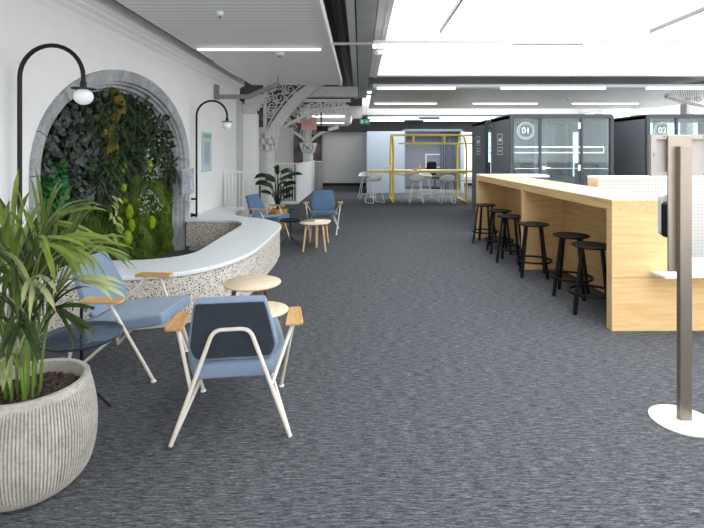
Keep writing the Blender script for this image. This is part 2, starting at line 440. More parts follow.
# dark bed joints behind the gaps
bj = MB(); p0, p1 = arch_path(0.006, N), arch_path(0.228, N)
vs = []; fs = []
for i in range(L): vs += [(XW - 0.002, *p0[i]), (XW - 0.14, *p1[i])]
for i in range(L - 1): fs.append((2 * i, 2 * i + 1, 2 * i + 3, 2 * i + 2))
struct(bj.add(vs, fs), 'trim_2', M['grey'], smooth=0)

# cornice along the wall top
cp = [(XW, 2.74), (XW + 0.02, 2.78), (XW + 0.02, 2.80), (XW + 0.07, 2.83), (XW + 0.07, 2.845), (XW + 0.13, 2.87), (XW + 0.13, 2.885), (XW + 0.20, 2.91), (XW + 0.20, 3.02), (XW, 3.02)]
struct(MB().prism(cp, -3, 10.3, 'XZ'), 'trim_3', M['wall'], smooth=0)
# ceilings
struct(MB().box(-2.26, -0.39, -3, 10.03, 2.9, 2.96), 'ceiling_slatted', M['slat'], smooth=0)
struct(MB().box(-0.43, -0.37, -3, 10.03, 2.885, 3.02), 'trim_4', M['whitemetal'], smooth=0)
struct(MB().box(-9, 0.10, -3, 23, 3.55, 3.65), 'ceiling_dark', M['dark_void'], smooth=0)
struct(MB().box(0.10, 10, 10.25, 15.8, 3.5, 3.6), 'ceiling_void', M['grey'], smooth=0)
struct(MB().box(0.10, 10, 20.0, 23, 2.95, 3.05), 'ceiling_rear', M['dark_void'], smooth=0)
struct(MB().box(0.28, 9.6, 10.65, 15.7, 2.92, 2.96), 'ceiling_perforated', M['perf'], smooth=0)
struct(MB().box(0.28, 9.6, 10.60, 10.66, 2.90, 3.0), 'trim_5', M['lightgrey'], smooth=0)
# skylight frame and glass
sk = MB(); sk.box(0.2, 0.34, -3, 10.25, 3.1, 4.05); sk.box(0.34, 9.6, 10.1, 10.25, 3.1, 3.26); sk.box(0.34, 9.6, 10.2, 10.25, 3.26, 4.06)
sk.box(0.34, 9.6, 10.02, 10.1, 3.1, 3.14); sk.box(0.34, 9.6, 10.06, 10.1, 3.22, 3.25); sk.box(0.30, 0.36, -3, 10.25, 3.08, 3.14)
struct(sk, 'window_frame_skylight', M['whitemetal'], smooth=0)
struct(MB().box(0.3, 9.6, -3, 10.4, 4.06, 4.07), 'window_1', M['skyglass'], smooth=0)
struct(MB().box(0.1, 9.6, 15.7, 20.0, 3.42, 3.43), 'window_2', M['skyglass'], smooth=0)
b = MB()
for y in (15.75, 18.0, 19.6): b.box(0.1, 9.6, y - 0.03, y + 0.03, 3.36, 3.42)
struct(b, 'window_frame_rear', M['whitemetal'], smooth=0)
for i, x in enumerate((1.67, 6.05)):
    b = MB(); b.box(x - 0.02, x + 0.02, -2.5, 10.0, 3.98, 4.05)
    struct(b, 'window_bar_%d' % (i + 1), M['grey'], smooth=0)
# walls further back
bw = MB(); bw.box(-9, 3.7, 21.4, 21.6, 0, 3.6); bw.box(3.7, 10, 21.4, 21.6, 0, 0.4); bw.box(3.7, 10, 21.4, 21.6, 2.9, 3.6)
for x in (5.2, 6.8, 8.4): bw.box(x, x + 0.12, 21.4, 21.6, 0.4, 2.9)
struct(MB().box(3.7, 10, 21.48, 21.49, 0.4, 2.9), 'window_4', M['skyglass'], smooth=0)
struct(bw, 'wall_back', M['beige'], smooth=0)
struct(MB().box(-1.68, 10, 21.37, 21.4, 0.0, 0.12), 'baseboard_back', M['black'], smooth=0)
struct(MB().box(-1.7, 10, 20.95, 21.35, 2.38, 2.96), 'trim_9', M['dark_void'], smooth=0)
dsn = MB(); dsn.box(-2.95, -2.55, 21.3, 21.4, 0, 2.6); dsn.box(-2.15, -1.70, 21.3, 21.4, 0, 2.6); dsn.box(-9, -1.7, 21.3, 21.4, 2.6, 3.5)
struct(dsn, 'trim_6', M['darkstone'], smooth=0)
b = MB(); b.box(9.8, 10, 9, 23, 0, 0.35); b.box(9.8, 10, 9, 23, 3.2, 3.6)
for y in (9, 11.7, 14.4, 17.1, 19.8, 22.7): b.box(9.8, 10, y, y + 0.3, 0.35, 3.2)
struct(b, 'wall_right', M['beige'], smooth=0)
struct(MB().box(9.88, 9.89, 9, 23, 0.35, 3.2), 'window_3', M['skyglass'], smooth=0)
b = MB(); b.box(-5.2, -5.0, 10.4, 21.4, 0, 0.3); b.box(-5.2, -5.0, 10.4, 21.4, 3.3, 3.6)
for y in (10.4, 13.0, 15.7, 18.4, 21.1): b.box(-5.2, -5.0, y, y + 0.3, 0.3, 3.3)
struct(b, 'wall_stair', M['wall'], smooth=0)  # unseen wall, opened up to let daylight onto the columns
struct(MB().box(-5.11, -5.10, 10.4, 21.4, 0.3, 3.3), 'window_stair_added', M['skyglass'], smooth=0)  # added glazing, out of view, so daylight reaches the dark back left
struct(MB().box(-5.0, XW - 0.1, 10.9, 11.1, 0, 3.6), 'wall_stair_end', M['wall'], smooth=0)
struct(MB().box(XW - 0.02, XW + 0.10, 10.4, 10.56, 0, 2.6), 'trim_7', M['lightgrey'], smooth=0)
struct(MB().box(XW + 0.02, -2.3, 10.62, 10.9, 0, 2.35), 'pillar', M['wall'], smooth=0)

# ------------------------------------------------------------------ meeting room at the back
rb = MB(); rb.box(0.26, 1.64, 17.6, 17.72, 0, 2.26); rb.box(0.26, 0.38, 17.72, 21.3, 0, 2.26)
struct(rb, 'wall_meeting_room', M['bluepanel'], smooth=0)
rs = MB(); rs.box(1.64, 3.75, 20.9, 21.1, 0.0, 2.26); rs.box(1.64, 3.75, 17.6, 21.1, 2.26, 2.34); rs.box(1.64, 1.70, 17.72, 20.9, 0, 2.26)
struct(rs, 'wall_meeting_room_inner', M['slate'], smooth=0)
struct(MB().box(3.70, 3.82, 17.6, 21.1, 0, 2.26), 'wall_meeting_room_side', M['bluepanel'], smooth=0)
struct(MB().box(1.64, 3.75, 17.58, 17.66, 0, 0.12), 'trim_8', M['lightgrey'], smooth=0)
cu = MB(); n = 60; front = []
for k in range(n + 1):
    x = 2.98 + 0.78 * k / n; front.append((x, 17.85 + 0.045 * math.sin(k * 0.95) + 0.015 * math.sin(k * 2.3)))
poly = front + [(x, y + 0.02) for x, y in reversed(front)]
cu.prism(poly, 0.03, 2.24)
tag(cu.build('curtain', M['curtain']), 'blue-grey pleated curtain at the edge of the far meeting room', 'curtain')
t = thing('wall_screen', 'pale framed screen on the slate wall of the far meeting room', 'screen', (3.2, 20.88, 1.12))
MB().box(-0.36, 0.36, -0.04, 0.0, -0.3, 0.3).build('bezel', M['whitemetal'], t)
MB().box(-0.31, 0.31, -0.05, -0.04, -0.25, 0.25).build('display', M['slate'], t)
t = thing('office_chair', 'black office chair inside the far meeting room', 'chair', (2.95, 18.9, 0), R(200))
MB().lathe([(0.02, 0.08), (0.02, 0.44)], n=10).build('column', M['black'], t)
b = MB()
for k in range(5):
    a = k * 2 * math.pi / 5; b.tube([(0, 0, 0.09), (0.28 * math.cos(a), 0.28 * math.sin(a), 0.05)], 0.018)
    b.sphere((0.28 * math.cos(a), 0.28 * math.sin(a), 0.03), 0.03, 8, 6)
b.build('base', M['black'], t)
MB().prism(rrect(-0.24, 0.24, -0.24, 0.24, 0.1), 0.44, 0.52).build('seat', M['black'], t, bevel=0.02)
MB().prism(rrect(-0.22, 0.22, 0.58, 1.12, 0.1), -0.30, -0.24, 'XZ').build('backrest', M['black'], t, bevel=0.02)

# ------------------------------------------------------------------ terrazzo bench
outer = spline([(-2.665, 3.60, 0), (-2.3, 3.86, 0), (-2.0, 3.97, 0), (-1.64, 4.07, 0), (-1.43, 4.22, 0), (-1.27, 4.46, 0), (-1.15, 4.80, 0), (-1.095, 5.2, 0), (-1.085, 5.9, 0), (-1.085, 6.55, 0), (-1.13, 6.85, 0), (-1.27, 7.14, 0), (-1.54, 7.46, 0), (-1.84, 7.66, 0), (-2.05, 7.92, 0), (-2.13, 8.3, 0), (-2.15, 8.75, 0), (-2.15, 9.0, 0)], 6)
inner = spline([(-2.665, 7.28, 0), (-2.2, 7.26, 0), (-1.95, 7.24, 0), (-1.78, 7.10, 0), (-1.69, 6.85, 0), (-1.675, 6.5, 0), (-1.685, 5.7, 0), (-1.69, 5.05, 0), (-1.74, 4.84, 0), (-1.86, 4.70, 0), (-2.06, 4.60, 0), (-2.28, 4.57, 0), (-2.665, 4.56, 0)], 6)
bp = [(p.x, p.y) for p in outer] + [(-2.665, 9.0)] + [(p.x, p.y) for p in inner]
def clampx(pl): return [(max(x, -2.67), y) for x, y in pl]
bench = thing('curved_bench', 'curved terrazzo bench with a white top wrapping out of the arched niche', 'bench')
MB().prism(bp, 0.43, 0.47).build('seat_top', M['bench_top'], bench, bevel=0.006)
MB().prism(offset_poly(bp, 0.022), 0.065, 0.43).build('body', M['terrazzo'], bench)
MB().prism(offset_poly(bp, 0.05), 0.0, 0.065).build('plinth', M['plinth'], bench)

# ------------------------------------------------------------------ living wall in the niche
lw = thing('living_wall', 'planted green wall of moss, ferns and eucalyptus filling the stone arch', 'green wall', (XW - 0.22, AC, 0))
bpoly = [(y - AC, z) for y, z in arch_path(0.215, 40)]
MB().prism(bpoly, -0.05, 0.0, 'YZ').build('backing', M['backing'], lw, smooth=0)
def inside(y, z, m=0.25):
    a, b = AA - m, AB - m
    if abs(y) > a or z < 0: return False
    return z <= AS or (y / a) ** 2 + ((z - AS) / b) ** 2 < 1
def leaf_quad(mb, c, d, nrm, ln, wd, round_=False, fold=0.15):
    d = Vector(d).normalized(); nrm = Vector(nrm); s = d.cross(nrm).normalized(); nn = s.cross(d)
    c = Vector(c)
    if round_:
        vs = [c + d * (ln * (0.5 - 0.5 * math.cos(q * math.pi / 4))) * 1.0 + s * (wd * 0.5 * math.sin(q * math.pi / 4)) for q in range(8)]
        mb.add(vs, [tuple(range(8))])
    else:
        vs = [c, c + d * ln * 0.35 + s * wd * 0.5 + nn * fold * wd, c + d * ln * 0.75 + s * wd * 0.38, c + d * ln - nn * 0.2 * ln, c + d * ln * 0.75 - s * wd * 0.38, c + d * ln * 0.35 - s * wd * 0.5 + nn * fold * wd, c + d * ln * 0.4]
        mb.add(vs, [(0, 1, 6), (1, 2, 3, 6), (6, 3, 4, 5), (6, 5, 0)])
def rdir(down=0.3):
    a = rnd.uniform(0, 2 * math.pi)
    return Vector((rnd.uniform(0.2, 0.8), math.cos(a), math.sin(a) - down))
def rnrm(): return Vector((1, rnd.uniform(-0.5, 0.5), rnd.uniform(-0.1, 0.8)))
def scatter(n, fn, accept):
    k = 0; tries = 0
    while k < n and tries < n * 30:
        tries += 1; y = rnd.uniform(-1.56, 1.56); z = rnd.uniform(0.02, 2.2)
        if inside(y, z) and accept(y, z): fn(y, z); k += 1
# lower moss carpet: a lumpy sheet plus short blades
lo = MB(); ny, nz = 70, 34; idx = {}
def mtop(y): return 0.98 + 0.20 * math.sin(y * 2.1 + 0.6) + 0.10 * math.sin(y * 5.3) + (0.35 if 0.45 < y < 1.25 else 0)
vs = []; fs = []
for j in range(nz + 1):
    for i in range(ny + 1):
        y = -1.55 + 3.1 * i / ny; z = mtop(y) * j / nz
        x = 0.06 + 0.025 * math.sin(y * 9 + z * 4) + 0.02 * math.sin(z * 23 + y * 17) + rnd.uniform(0, 0.02)
        if j == nz: x = 0.005
        vs.append((x, y, z))
for j in range(nz):
    for i in range(ny): fs.append((j * (ny + 1) + i, j * (ny + 1) + i + 1, (j + 1) * (ny + 1) + i + 1, (j + 1) * (ny + 1) + i))
o = lo.add(vs, fs).build('moss_carpet', M['moss'], lw); o['kind'] = 'stuff'
bl = MB()
def blade(y, z): leaf_quad(bl, (0.06, y, z), (rnd.uniform(0.2, 0.7), rnd.uniform(-0.3, 0.3), rnd.choice((1, 1, -0.6))), rnrm(), rnd.uniform(0.04, 0.11), rnd.uniform(0.006, 0.014))
scatter(5200, blade, lambda y, z: z < mtop(y))
o = bl.build('moss_blades', M['mossgrass'], lw, smooth=0); o['kind'] = 'stuff'
eu = MB(); scatter(1700, lambda y, z: leaf_quad(eu, (rnd.uniform(0.01, 0.13), y, z), rdir(), rnrm(), rnd.uniform(0.04, 0.085), rnd.uniform(0.04, 0.08), True), lambda y, z: z > 0.95 and (y < -0.45 + 0.3 * (z - 1.5) or rnd.random() < 0.05))
o = eu.build('eucalyptus_foliage', M['euc'], lw, smooth=0); o['kind'] = 'stuff'
fe = MB()
def fern(y, z):
    a = rnd.uniform(0, 2 * math.pi); ln = rnd.uniform(0.18, 0.34); d = Vector((0.45, math.cos(a), math.sin(a) - 0.2)).normalized()
    base = Vector((0.03, y, z)); sd = d.cross(Vector((1, 0, 0.3))).normalized()
    for k in range(12):
        t = (k + 1) / 13; p = base + d * ln * t + Vector((0.05 * math.sin(t * 3), 0, -0.12 * t * t))
        for sgn in (-1, 1): leaf_quad(fe, p, sd * sgn + d * 0.5, (1, 0, 0.3), 0.075 * math.sin(math.pi * (0.15 + 0.8 * t)) + 0.015, 0.018)
scatter(250, fern, lambda y, z: z > mtop(y) + 0.12 and (y > -0.8 or rnd.random() < 0.08))
o = fe.build('fern_foliage', M['fern'], lw, smooth=0); o['kind'] = 'stuff'
dk = MB(); scatter(2600, lambda y, z: leaf_quad(dk, (rnd.uniform(0.0, 0.09), y, z), rdir(), rnrm(), rnd.uniform(0.05, 0.12), rnd.uniform(0.015, 0.04)), lambda y, z: z > mtop(y) - 0.02)
o = dk.build('small_leaf_foliage', M['fern'], lw, smooth=0); o['kind'] = 'stuff'
pl = MB(); scatter(620, lambda y, z: leaf_quad(pl, (rnd.uniform(0.08, 0.16), y, z), rdir(), rnrm(), rnd.uniform(0.02, 0.045), rnd.uniform(0.015, 0.03), True), lambda y, z: (0.45 < y < 1.45 and 1.15 < z < 2.1) or (0.35 < y < 1.0 and 0.7 < z < 1.0 and rnd.random() < 0.6))
o = pl.build('silver_leaf_foliage', M['pale_leaf'], lw, smooth=0); o['kind'] = 'stuff'
br = MB()
for k in range(420):
    a = rnd.uniform(0, 6.28); q = rnd.random() ** 0.5 * 0.17
    leaf_quad(br, (rnd.uniform(0.05, 0.2) * (1 - q * 3) + 0.06, -1.36 + q * math.cos(a) + (0.08 if k % 3 == 0 else 0), 1.10 + q * math.sin(a) + (0.14 if k % 3 == 0 else 0)), rdir(0), rnrm(), 0.04, 0.03, True)
o = br.build('bright_green_foliage', M['bright_leaf'], lw, smooth=0); o['kind'] = 'stuff'; o['label'] = 'vivid green leafy tuft'
ym = MB()
for k in range(60):
    t = k / 59; y = -0.17 - 0.25 * t + 0.10 * math.sin(t * 9) + rnd.uniform(-0.08, 0.08); z = 2.16 - 0.75 * t
    ym.sphere((0.09, y, z), rnd.uniform(0.045, 0.085), 10, 7, (0.9, 1, 1))
o = ym.build('yellow_moss_strip', M['mossyellow'], lw)
for (y, z, r, e) in ((-0.02, 1.30, 0.075, 1.6), (0.0, 1.08, 0.06, 1.3), (0.05, 0.93, 0.06, 1.0), (0.14, 0.78, 0.075, 1.6), (0.20, 0.60, 0.07, 1.5), (0.10, 0.46, 0.085, 1.4), (0.72, 1.32, 0.055, 1.8), (0.78, 0.55, 0.075, 1.5)):
    r *= 0.82; b = MB(); b.sphere((0.10, y, z), r, 16, 12, (0.8, 1, e)); b.v = [(x + rnd.uniform(-.004, .004), yy + rnd.uniform(-.004, .004), zz) for x, yy, zz in b.v]
    b.build('moss_mound', M['mossball'], lw)
li = MB()
for k in range(14): leaf_quad(li, (0.14, -0.30 + rnd.uniform(-0.08, 0.08), 1.02 - 0.035 * k), (0.5, rnd.choice((-1, 1)) * rnd.uniform(0.3, 0.9), -0.7), (1, 0, 0.4), 0.13, 0.05)
li.build('lime_foliage', M['lime'], lw, smooth=0)

# ------------------------------------------------------------------ wall lamps
def wall_lamp(Y, label):
    t = thing('wall_lamp', label, 'lamp', (XW + 0.085, Y, 0.47), 0, 'black arched lamps on the left wall')
    r = 0.243; zs = 1.60; pts = [(0, 0, 0.0), (0, 0, 0.5), (0, 0, 1.1)]
    for k in range(17):
        a = math.pi - math.pi * k / 16; pts.append((r + r * math.cos(a), 0, zs + r * math.sin(a)))
    pts.append((2 * r, 0, zs - 0.03))
    MB().tube(pts, 0.0165, 12).build('pole', M['black'], t)
    b = MB(); b.box(-0.075, 0.0, -0.02, 0.02, 0.01, 0.05); b.box(-0.085, -0.07, -0.03, 0.03, -0.0, 0.06); b.build('foot_bracket', M['black'], t)
    MB().box(-0.083, 0.0, -0.015, 0.015, 0.27, 0.30).build('wall_bracket', M['black'], t)
    b = MB(); b.lathe([(0.018, zs - 0.03), (0.024, zs - 0.04), (0.024, zs - 0.075), (0.085, zs - 0.083), (0.085, zs - 0.09), (0.03, zs - 0.092)], 2 * r, 0, 28); b.build('lamp_shade', M['black'], t)
    MB().sphere((2 * r, 0, zs - 0.148), 0.069, 24, 16, (1, 1, 0.92)).build('globe', M['globe'], t)
    return t
wall_lamp(3.66, 'black arched wall lamp with a white globe, left of the stone arch behind the palm')
wall_lamp(7.62, 'black arched wall lamp with a white globe, between the stone arch and the wall map')
t = thing('wall_map', 'small portrait map board on the white wall beside the farther arched lamp', 'sign', (XW + 0.012, 8.36, 1.5))
MB().box(-0.012, 0.006, -0.25, 0.25, -0.34, 0.34).build('frame', M['lightgrey'], t)
MB().box(0.006, 0.009, -0.22, 0.22, -0.31, 0.31).build('print', M['screen'], t)
MB().box(0.009, 0.011, -0.22, 0.22, 0.24, 0.31).build('header', M['postgreen'], t)
b = MB()
for k in range(9): b.tube([(0.010, -0.18 + 0.04 * k, -0.25 + 0.03 * (k % 3)), (0.010, -0.15 + 0.03 * k, -0.02), (0.010, -0.17 + 0.04 * k, 0.18)], 0.003, 5)
b.build('map_lines', M['slate'], t)
t = thing('acrylic_panel', 'clear acrylic panel fixed on the right jamb of the stone arch', 'panel', (XW + 0.05, 7.36, 1.05))
MB().box(0, 0.006, -0.27, 0.24, -0.2, 0.2).build('sheet', M['acrylic'], t)
for y in (-0.22, 0.19):
    for z in (-0.16, 0.16): MB().tube([(-0.045, y, z), (0.012, y, z)], 0.008, 8).build('standoff', M['grey'], t)

# ------------------------------------------------------------------ lounge chairs
def shell(rows, cols, thick, crown=0.0):
    """rows: (half width, y, z, ny, nz) along the height; returns a closed padded shell"""
    mb = MB(); nc = len(cols); vs = []
    for side in (1, -1):
        for (hw, y, z, ny, nz) in rows:
            for c in cols:
                q = thick * 0.5 * side + (crown * (1 - c * c) if side > 0 else 0)
                vs.append((hw * c, y + ny * q, z + nz * q))
    nr = len(rows); off = nr * nc; fs = []
    for i in range(nr - 1):
        for j in range(nc - 1):
            a = i * nc + j; fs.append((a, a + 1, a + nc + 1, a + nc)); fs.append((off + a, off + a + nc, off + a + nc + 1, off + a + 1))
    ring = [j for j in range(nc)] + [i * nc + nc - 1 for i in range(1, nr)] + [(nr - 1) * nc + j for j in range(nc - 2, -1, -1)] + [i * nc for i in range(nr - 2, 0, -1)]
    for k in range(len(ring)):
        a, b = ring[k], ring[(k + 1) % len(ring)]; fs.append((a, a + off, b + off, b))
    return mb.add(vs, fs)
def lounge_chair(label, fab, backfab, loc, rz):
    t = thing('lounge_chair', label, 'chair', loc, rz, 'blue lounge chairs')
    C = [-1, -0.93, -0.5, 0, 0.5, 0.93, 1]
    back = [(0.190, -0.150, 0.388, .98, .1), (0.206, -0.156, 0.403, .98, .1), (0.229, -0.179, 0.462, .97, .2), (0.234, -0.186, 0.48, .95, .3), (0.230, -0.196, 0.503, .93, .37), (0.203, -0.257, 0.64, .9, .43), (0.181, -0.306, 0.745, .9, .43), (0.174, -0.312, 0.757, .9, .43)]
    shell(back, C, 0.044, 0.008).build('backrest', fab, t, smooth=60, sub=2)
    bp_ = [(0.188, -0.157, 0.404, 1, .1), (0.203, -0.165, 0.422, 1, .15), (0.220, -0.184, 0.472, .95, .3), (0.217, -0.196, 0.503, .93, .37), (0.193, -0.257, 0.64, .9, .43), (0.174, -0.303, 0.738, .9, .43), (0.166, -0.309, 0.75, .9, .43)]
    bp_ = [(h, y - 0.019 * ny, z - 0.019 * nz, ny, nz) for h, y, z, ny, nz in bp_]
    shell(bp_, C, 0.014).build('back_panel', backfab, t, smooth=60, sub=2)['label'] = 'dark back panel' if backfab == M['fab_dark'] else 'blue back panel'
    seat = [(0.20, -0.20, 0.338, 0, 1), (0.21, -0.185, 0.339, 0, 1), (0.27, -0.01, 0.353, 0, 1), (0.275, 0.03, 0.357, 0, 1), (0.265, 0.08, 0.363, 0, 1), (0.225, 0.33, 0.396, -.1, 1), (0.22, 0.35, 0.398, -.1, 1)]
    o = shell(seat, C, 0.075, 0.006).build('seat', fab, t, smooth=60, sub=2)
    bf = fillet([(-0.30, -0.27, 0.011), (-0.092, -0.262, 0.585), (0.092, -0.262, 0.585), (0.30, -0.27, 0.011)], 0.05)
    MB().tube(bf, 0.0115, 10).build('back_frame', M['cream'], t)
    for s in (-1, 1):
        MB().tube([(0.325 * s, 0.05, 0.54), (0.24 * s, 0.305, 0.006)], 0.0105, 10).build('leg', M['cream'], t)
        MB().tube([(0.318 * s, -0.05, 0.54), (0.205 * s, -0.255, 0.285)], 0.0105, 10).build('arm_strut', M['cream'], t)
        MB().tube([(0.297 * s, -0.268, 0.02), (0.155 * s, 0.06, 0.318), (0.15 * s, 0.22, 0.338)], 0.0105, 10).build('seat_rail', M['cream'], t)
        MB().lathe([(0.016, 0.0), (0.018, 0.004), (0.014, 0.012)], 0.242 * s, 0.305, 12).build('foot_glide', M['whitemetal'], t)
        ap = [(0.272 * s, -0.13), (0.372 * s, -0.12), (0.36 * s, 0.15), (0.29 * s, 0.145)]
        if s < 0: ap = ap[::-1]
        ap3 = fillet([Vector((x, y, 0)) for x, y in ap] + [Vector((*ap[0], 0))], 0.018, 4)[1:]
        MB().prism([(p.x, p.y) for p in ap3], 0.537, 0.558).build('armrest', M['armwood'], t, bevel=0.005)
    return t
lounge_chair('blue lounge chair with a charcoal back, seen from behind on the carpet', M['fab_near_light'], M['fab_dark'], (-0.70, 2.74, 0), R(8))
lounge_chair('blue lounge chair side-on between the big palm planter and the bench', M['fab_near_light'], M['fab_near_light'], (-1.63, 3.40, 0), R(-95))
lounge_chair('blue lounge chair facing right beside the ochre plant pot', M['fab_far_light'], M['fab_far_light'], (-1.60, 8.27, 0), R(-110))
lounge_chair('blue lounge chair facing the camera behind the far round tables', M['fab_far_light'], M['fab_far_light'], (-0.69, 9.0, 0), R(184))

# ------------------------------------------------------------------ round wooden tables
def round_table(label, x, y, r, h, legm, rz):
    t = thing('round_table', label, 'table', (x, y, 0), rz, 'round pale wooden tables')
    MB().lathe([(r - 0.02, h - 0.02), (r - 0.003, h - 0.012), (r, h - 0.004), (r - 0.004, h)], n=48).build('tabletop', M['birch'], t, smooth=50)
    for k in range(3):
        a = 2 * math.pi * k / 3 + 0.3; c, s = math.cos(a), math.sin(a)
        MB().tube([(c * r * 0.62, s * r * 0.62, h - 0.018), (c * r * 0.85, s * r * 0.85, 0)], [0.019, 0.0135], 12).build('leg', legm, t)
    return t
round_table('taller round wooden table just behind the front lounge chair, by the bench corner', -0.87, 3.88, 0.23, 0.45, M['walnut'], R(40))
round_table('lower round wooden table half hidden behind the front lounge chair', -0.70, 3.42, 0.19, 0.38, M['walnut'], R(100))
ft = round_table('farther round wooden table with a magazine on it', -0.685, 7.3, 0.23, 0.435, M['legoak'], R(72))
round_table('low round wooden table tucked behind the magazine table', -0.68, 7.83, 0.21, 0.38, M['legoak'], R(10))
t = thing('magazine', 'pale open magazine lying on the farther round table', 'magazine', (-0.70, 7.40, 0.435), R(6))
MB().box(-0.15, 0.0, -0.05, 0.06, 0.0, 0.012).build('left_page', M['grey'], t)
MB().box(0.0, 0.16, -0.05, 0.06, 0.0, 0.008).build('right_page', M['mark'], t)

# ------------------------------------------------------------------ tray tables on a post
def tray_table(label, x, y, r, rz, top):
    t = thing('tray_table', label, 'table', (x, y, 0), rz, 'dark round tray tables')
    MB().lathe([(0.0, 0.385), (r - 0.03, 0.385), (r - 0.005, 0.40), (r, 0.415), (r - 0.006, 0.415), (r - 0.014, 0.402), (r - 0.035, 0.392), (0.0, 0.392)], n=48, cap=False).build('tray', top, t, smooth=60)
    hp = fillet([(0, 0, 0.12), (0, 0, 0.585), (0.085, 0.0, 0.575)], 0.03)
    MB().tube(hp, 0.009, 10).build('post', M['black'], t)
    for k in range(3):
        a = 2 * math.pi * k / 3; MB().tube([(0, 0, 0.15), (0.2 * math.cos(a), 0.2 * math.sin(a), 0.007)], 0.008, 8).build('leg', M['black'], t)
    return t
tray_table('smoked round tray table with a black post between palm planter and side-on chair', -1.66, 2.86, 0.225, R(-12), M['traydark'])
tray_table('dark round tray table beside the far blue chair and round tables', -1.12, 7.72, 0.19, R(-35), M['navy'])

# ------------------------------------------------------------------ potted palm
palm = thing('potted_palm', 'tall arching palm in a ribbed grey concrete planter in the front left corner', 'plant', (-1.5, 2.18, 0))
pr = [(0.16, 0.0), (0.20, 0.012), (0.242, 0.06), (0.265, 0.14), (0.272, 0.23), (0.268, 0.32), (0.254, 0.40), (0.241, 0.45), (0.240, 0.46)]
pr_s = [(v.x, v.z) for v in spline([(r, 0, z) for r, z in pr], 3)]
def rib(q, z):
    u = (q * 124 / (2 * math.pi)) % 1.0
    return 1 - (0.026 if 0.3 < u < 0.65 else 0.0) * (1 if 0.05 < z < 0.43 else 0)
b = MB(); b.lathe(pr_s, n=744, wob=rib, cap=False)
b.lathe([(0.240, 0.46), (0.236, 0.464), (0.216, 0.464), (0.212, 0.46), (0.21, 0.38), (0.16, 0.0)], n=120, cap=False)
b.build('planter', M['concrete'], palm, smooth=35)
so = MB(); so.lathe([(0.211, 0.385), (0.15, 0.395), (0.02, 0.40)], n=40)
for k in range(900):
    a = rnd.uniform(0, 6.283); q = 0.203 * math.sqrt(rnd.random()); r_ = rnd.uniform(0.006, 0.012)
    so.sphere((q * math.cos(a), q * math.sin(a), 0.398 + rnd.uniform(0, 0.006)), r_, 6, 4, (1, rnd.uniform(0.7, 1.2), 0.8))
o = so.build('soil_pebbles', M['soil'], palm); o['kind'] = 'stuff'
def strip_leaf(mb, base, d, up, ln, wd, droop, n=7):
    d = Vector(d).normalized(); p = Vector(base); vs = []; step = ln / n
    for i in range(n + 1):
        t = i / n; w_ = wd * (0.35 + 0.65 * math.sin(math.pi * min(1, 0.18 + t * 0.72))) * (1 if t < 0.75 else max(0.03, (1 - t) / 0.25))
        s = d.cross(up); s = s.normalized() if s.length > 1e-4 else Vector((1, 0, 0)); nn = s.cross(d).normalized()
        vs += [p + s * w_ * 0.5 + nn * w_ * 0.14, p, p - s * w_ * 0.5 + nn * w_ * 0.14]
        p = p + d * step; d = (d + Vector((0, 0, -droop / n)) * (0.5 + t)).normalized()
    fs = []
    for i in range(n):
        a = i * 3; fs += [(a, a + 1, a + 4, a + 3), (a + 1, a + 2, a + 5, a + 4)]
    mb.add(vs, fs)
def frond(az, height, reach, leaf, mat, base=(0, 0), nl=7, wd=0.019, droop=1.15, drop=0.10):
    ca, sa = math.cos(az), math.sin(az); bx, by = base
    P = spline([(bx, by, 0.39), (bx + ca * reach * 0.10, by + sa * reach * 0.10, 0.39 + height * 0.45), (bx + ca * reach * 0.30, by + sa * reach * 0.30, 0.39 + height * 0.80), (bx + ca * reach * 0.62, by + sa * reach * 0.62, 0.39 + height), (bx + ca * reach, by + sa * reach, 0.39 + height - drop * reach)], 6)
    n = len(P); leafm = MB()
    for k in range(nl):
        t = 0.40 + 0.60 * k / (nl - 1); i = min(n - 2, int(t * (n - 1))); p = P[i]; tg = (P[i + 1] - P[i]).normalized()
        sd = tg.cross(Vector((0, 0, 1))); sd = sd.normalized() if sd.length > 1e-3 else Vector((sa, -ca, 0)); up = sd.cross(tg)
        for s in (-1, 1):
            u = k / (nl - 1); ln = leaf * (0.75 + 0.4 * math.sin(math.pi * (0.2 + 0.65 * u))) * rnd.uniform(0.85, 1.2)
            d = tg * rnd.uniform(0.9, 1.3) + sd * s * rnd.uniform(0.3, 0.62) * (1.0 - 0.5 * u) + up * rnd.uniform(0.05, 0.35) + Vector((0, 0, 0.15))
            strip_leaf(leafm, p, d, up * 0.6 + Vector((0.25, -0.75, 0.35)), ln, wd * rnd.uniform(0.8, 1.25), droop * rnd.uniform(0.5, 1.6), 8)
    f = leafm.build('frond', mat, palm, smooth=60)
    MB().tube(P, [0.0055 * (1 - 0.7 * i / n) + 0.0012 for i in range(n)], 7).build('stem', M['stem'], f)
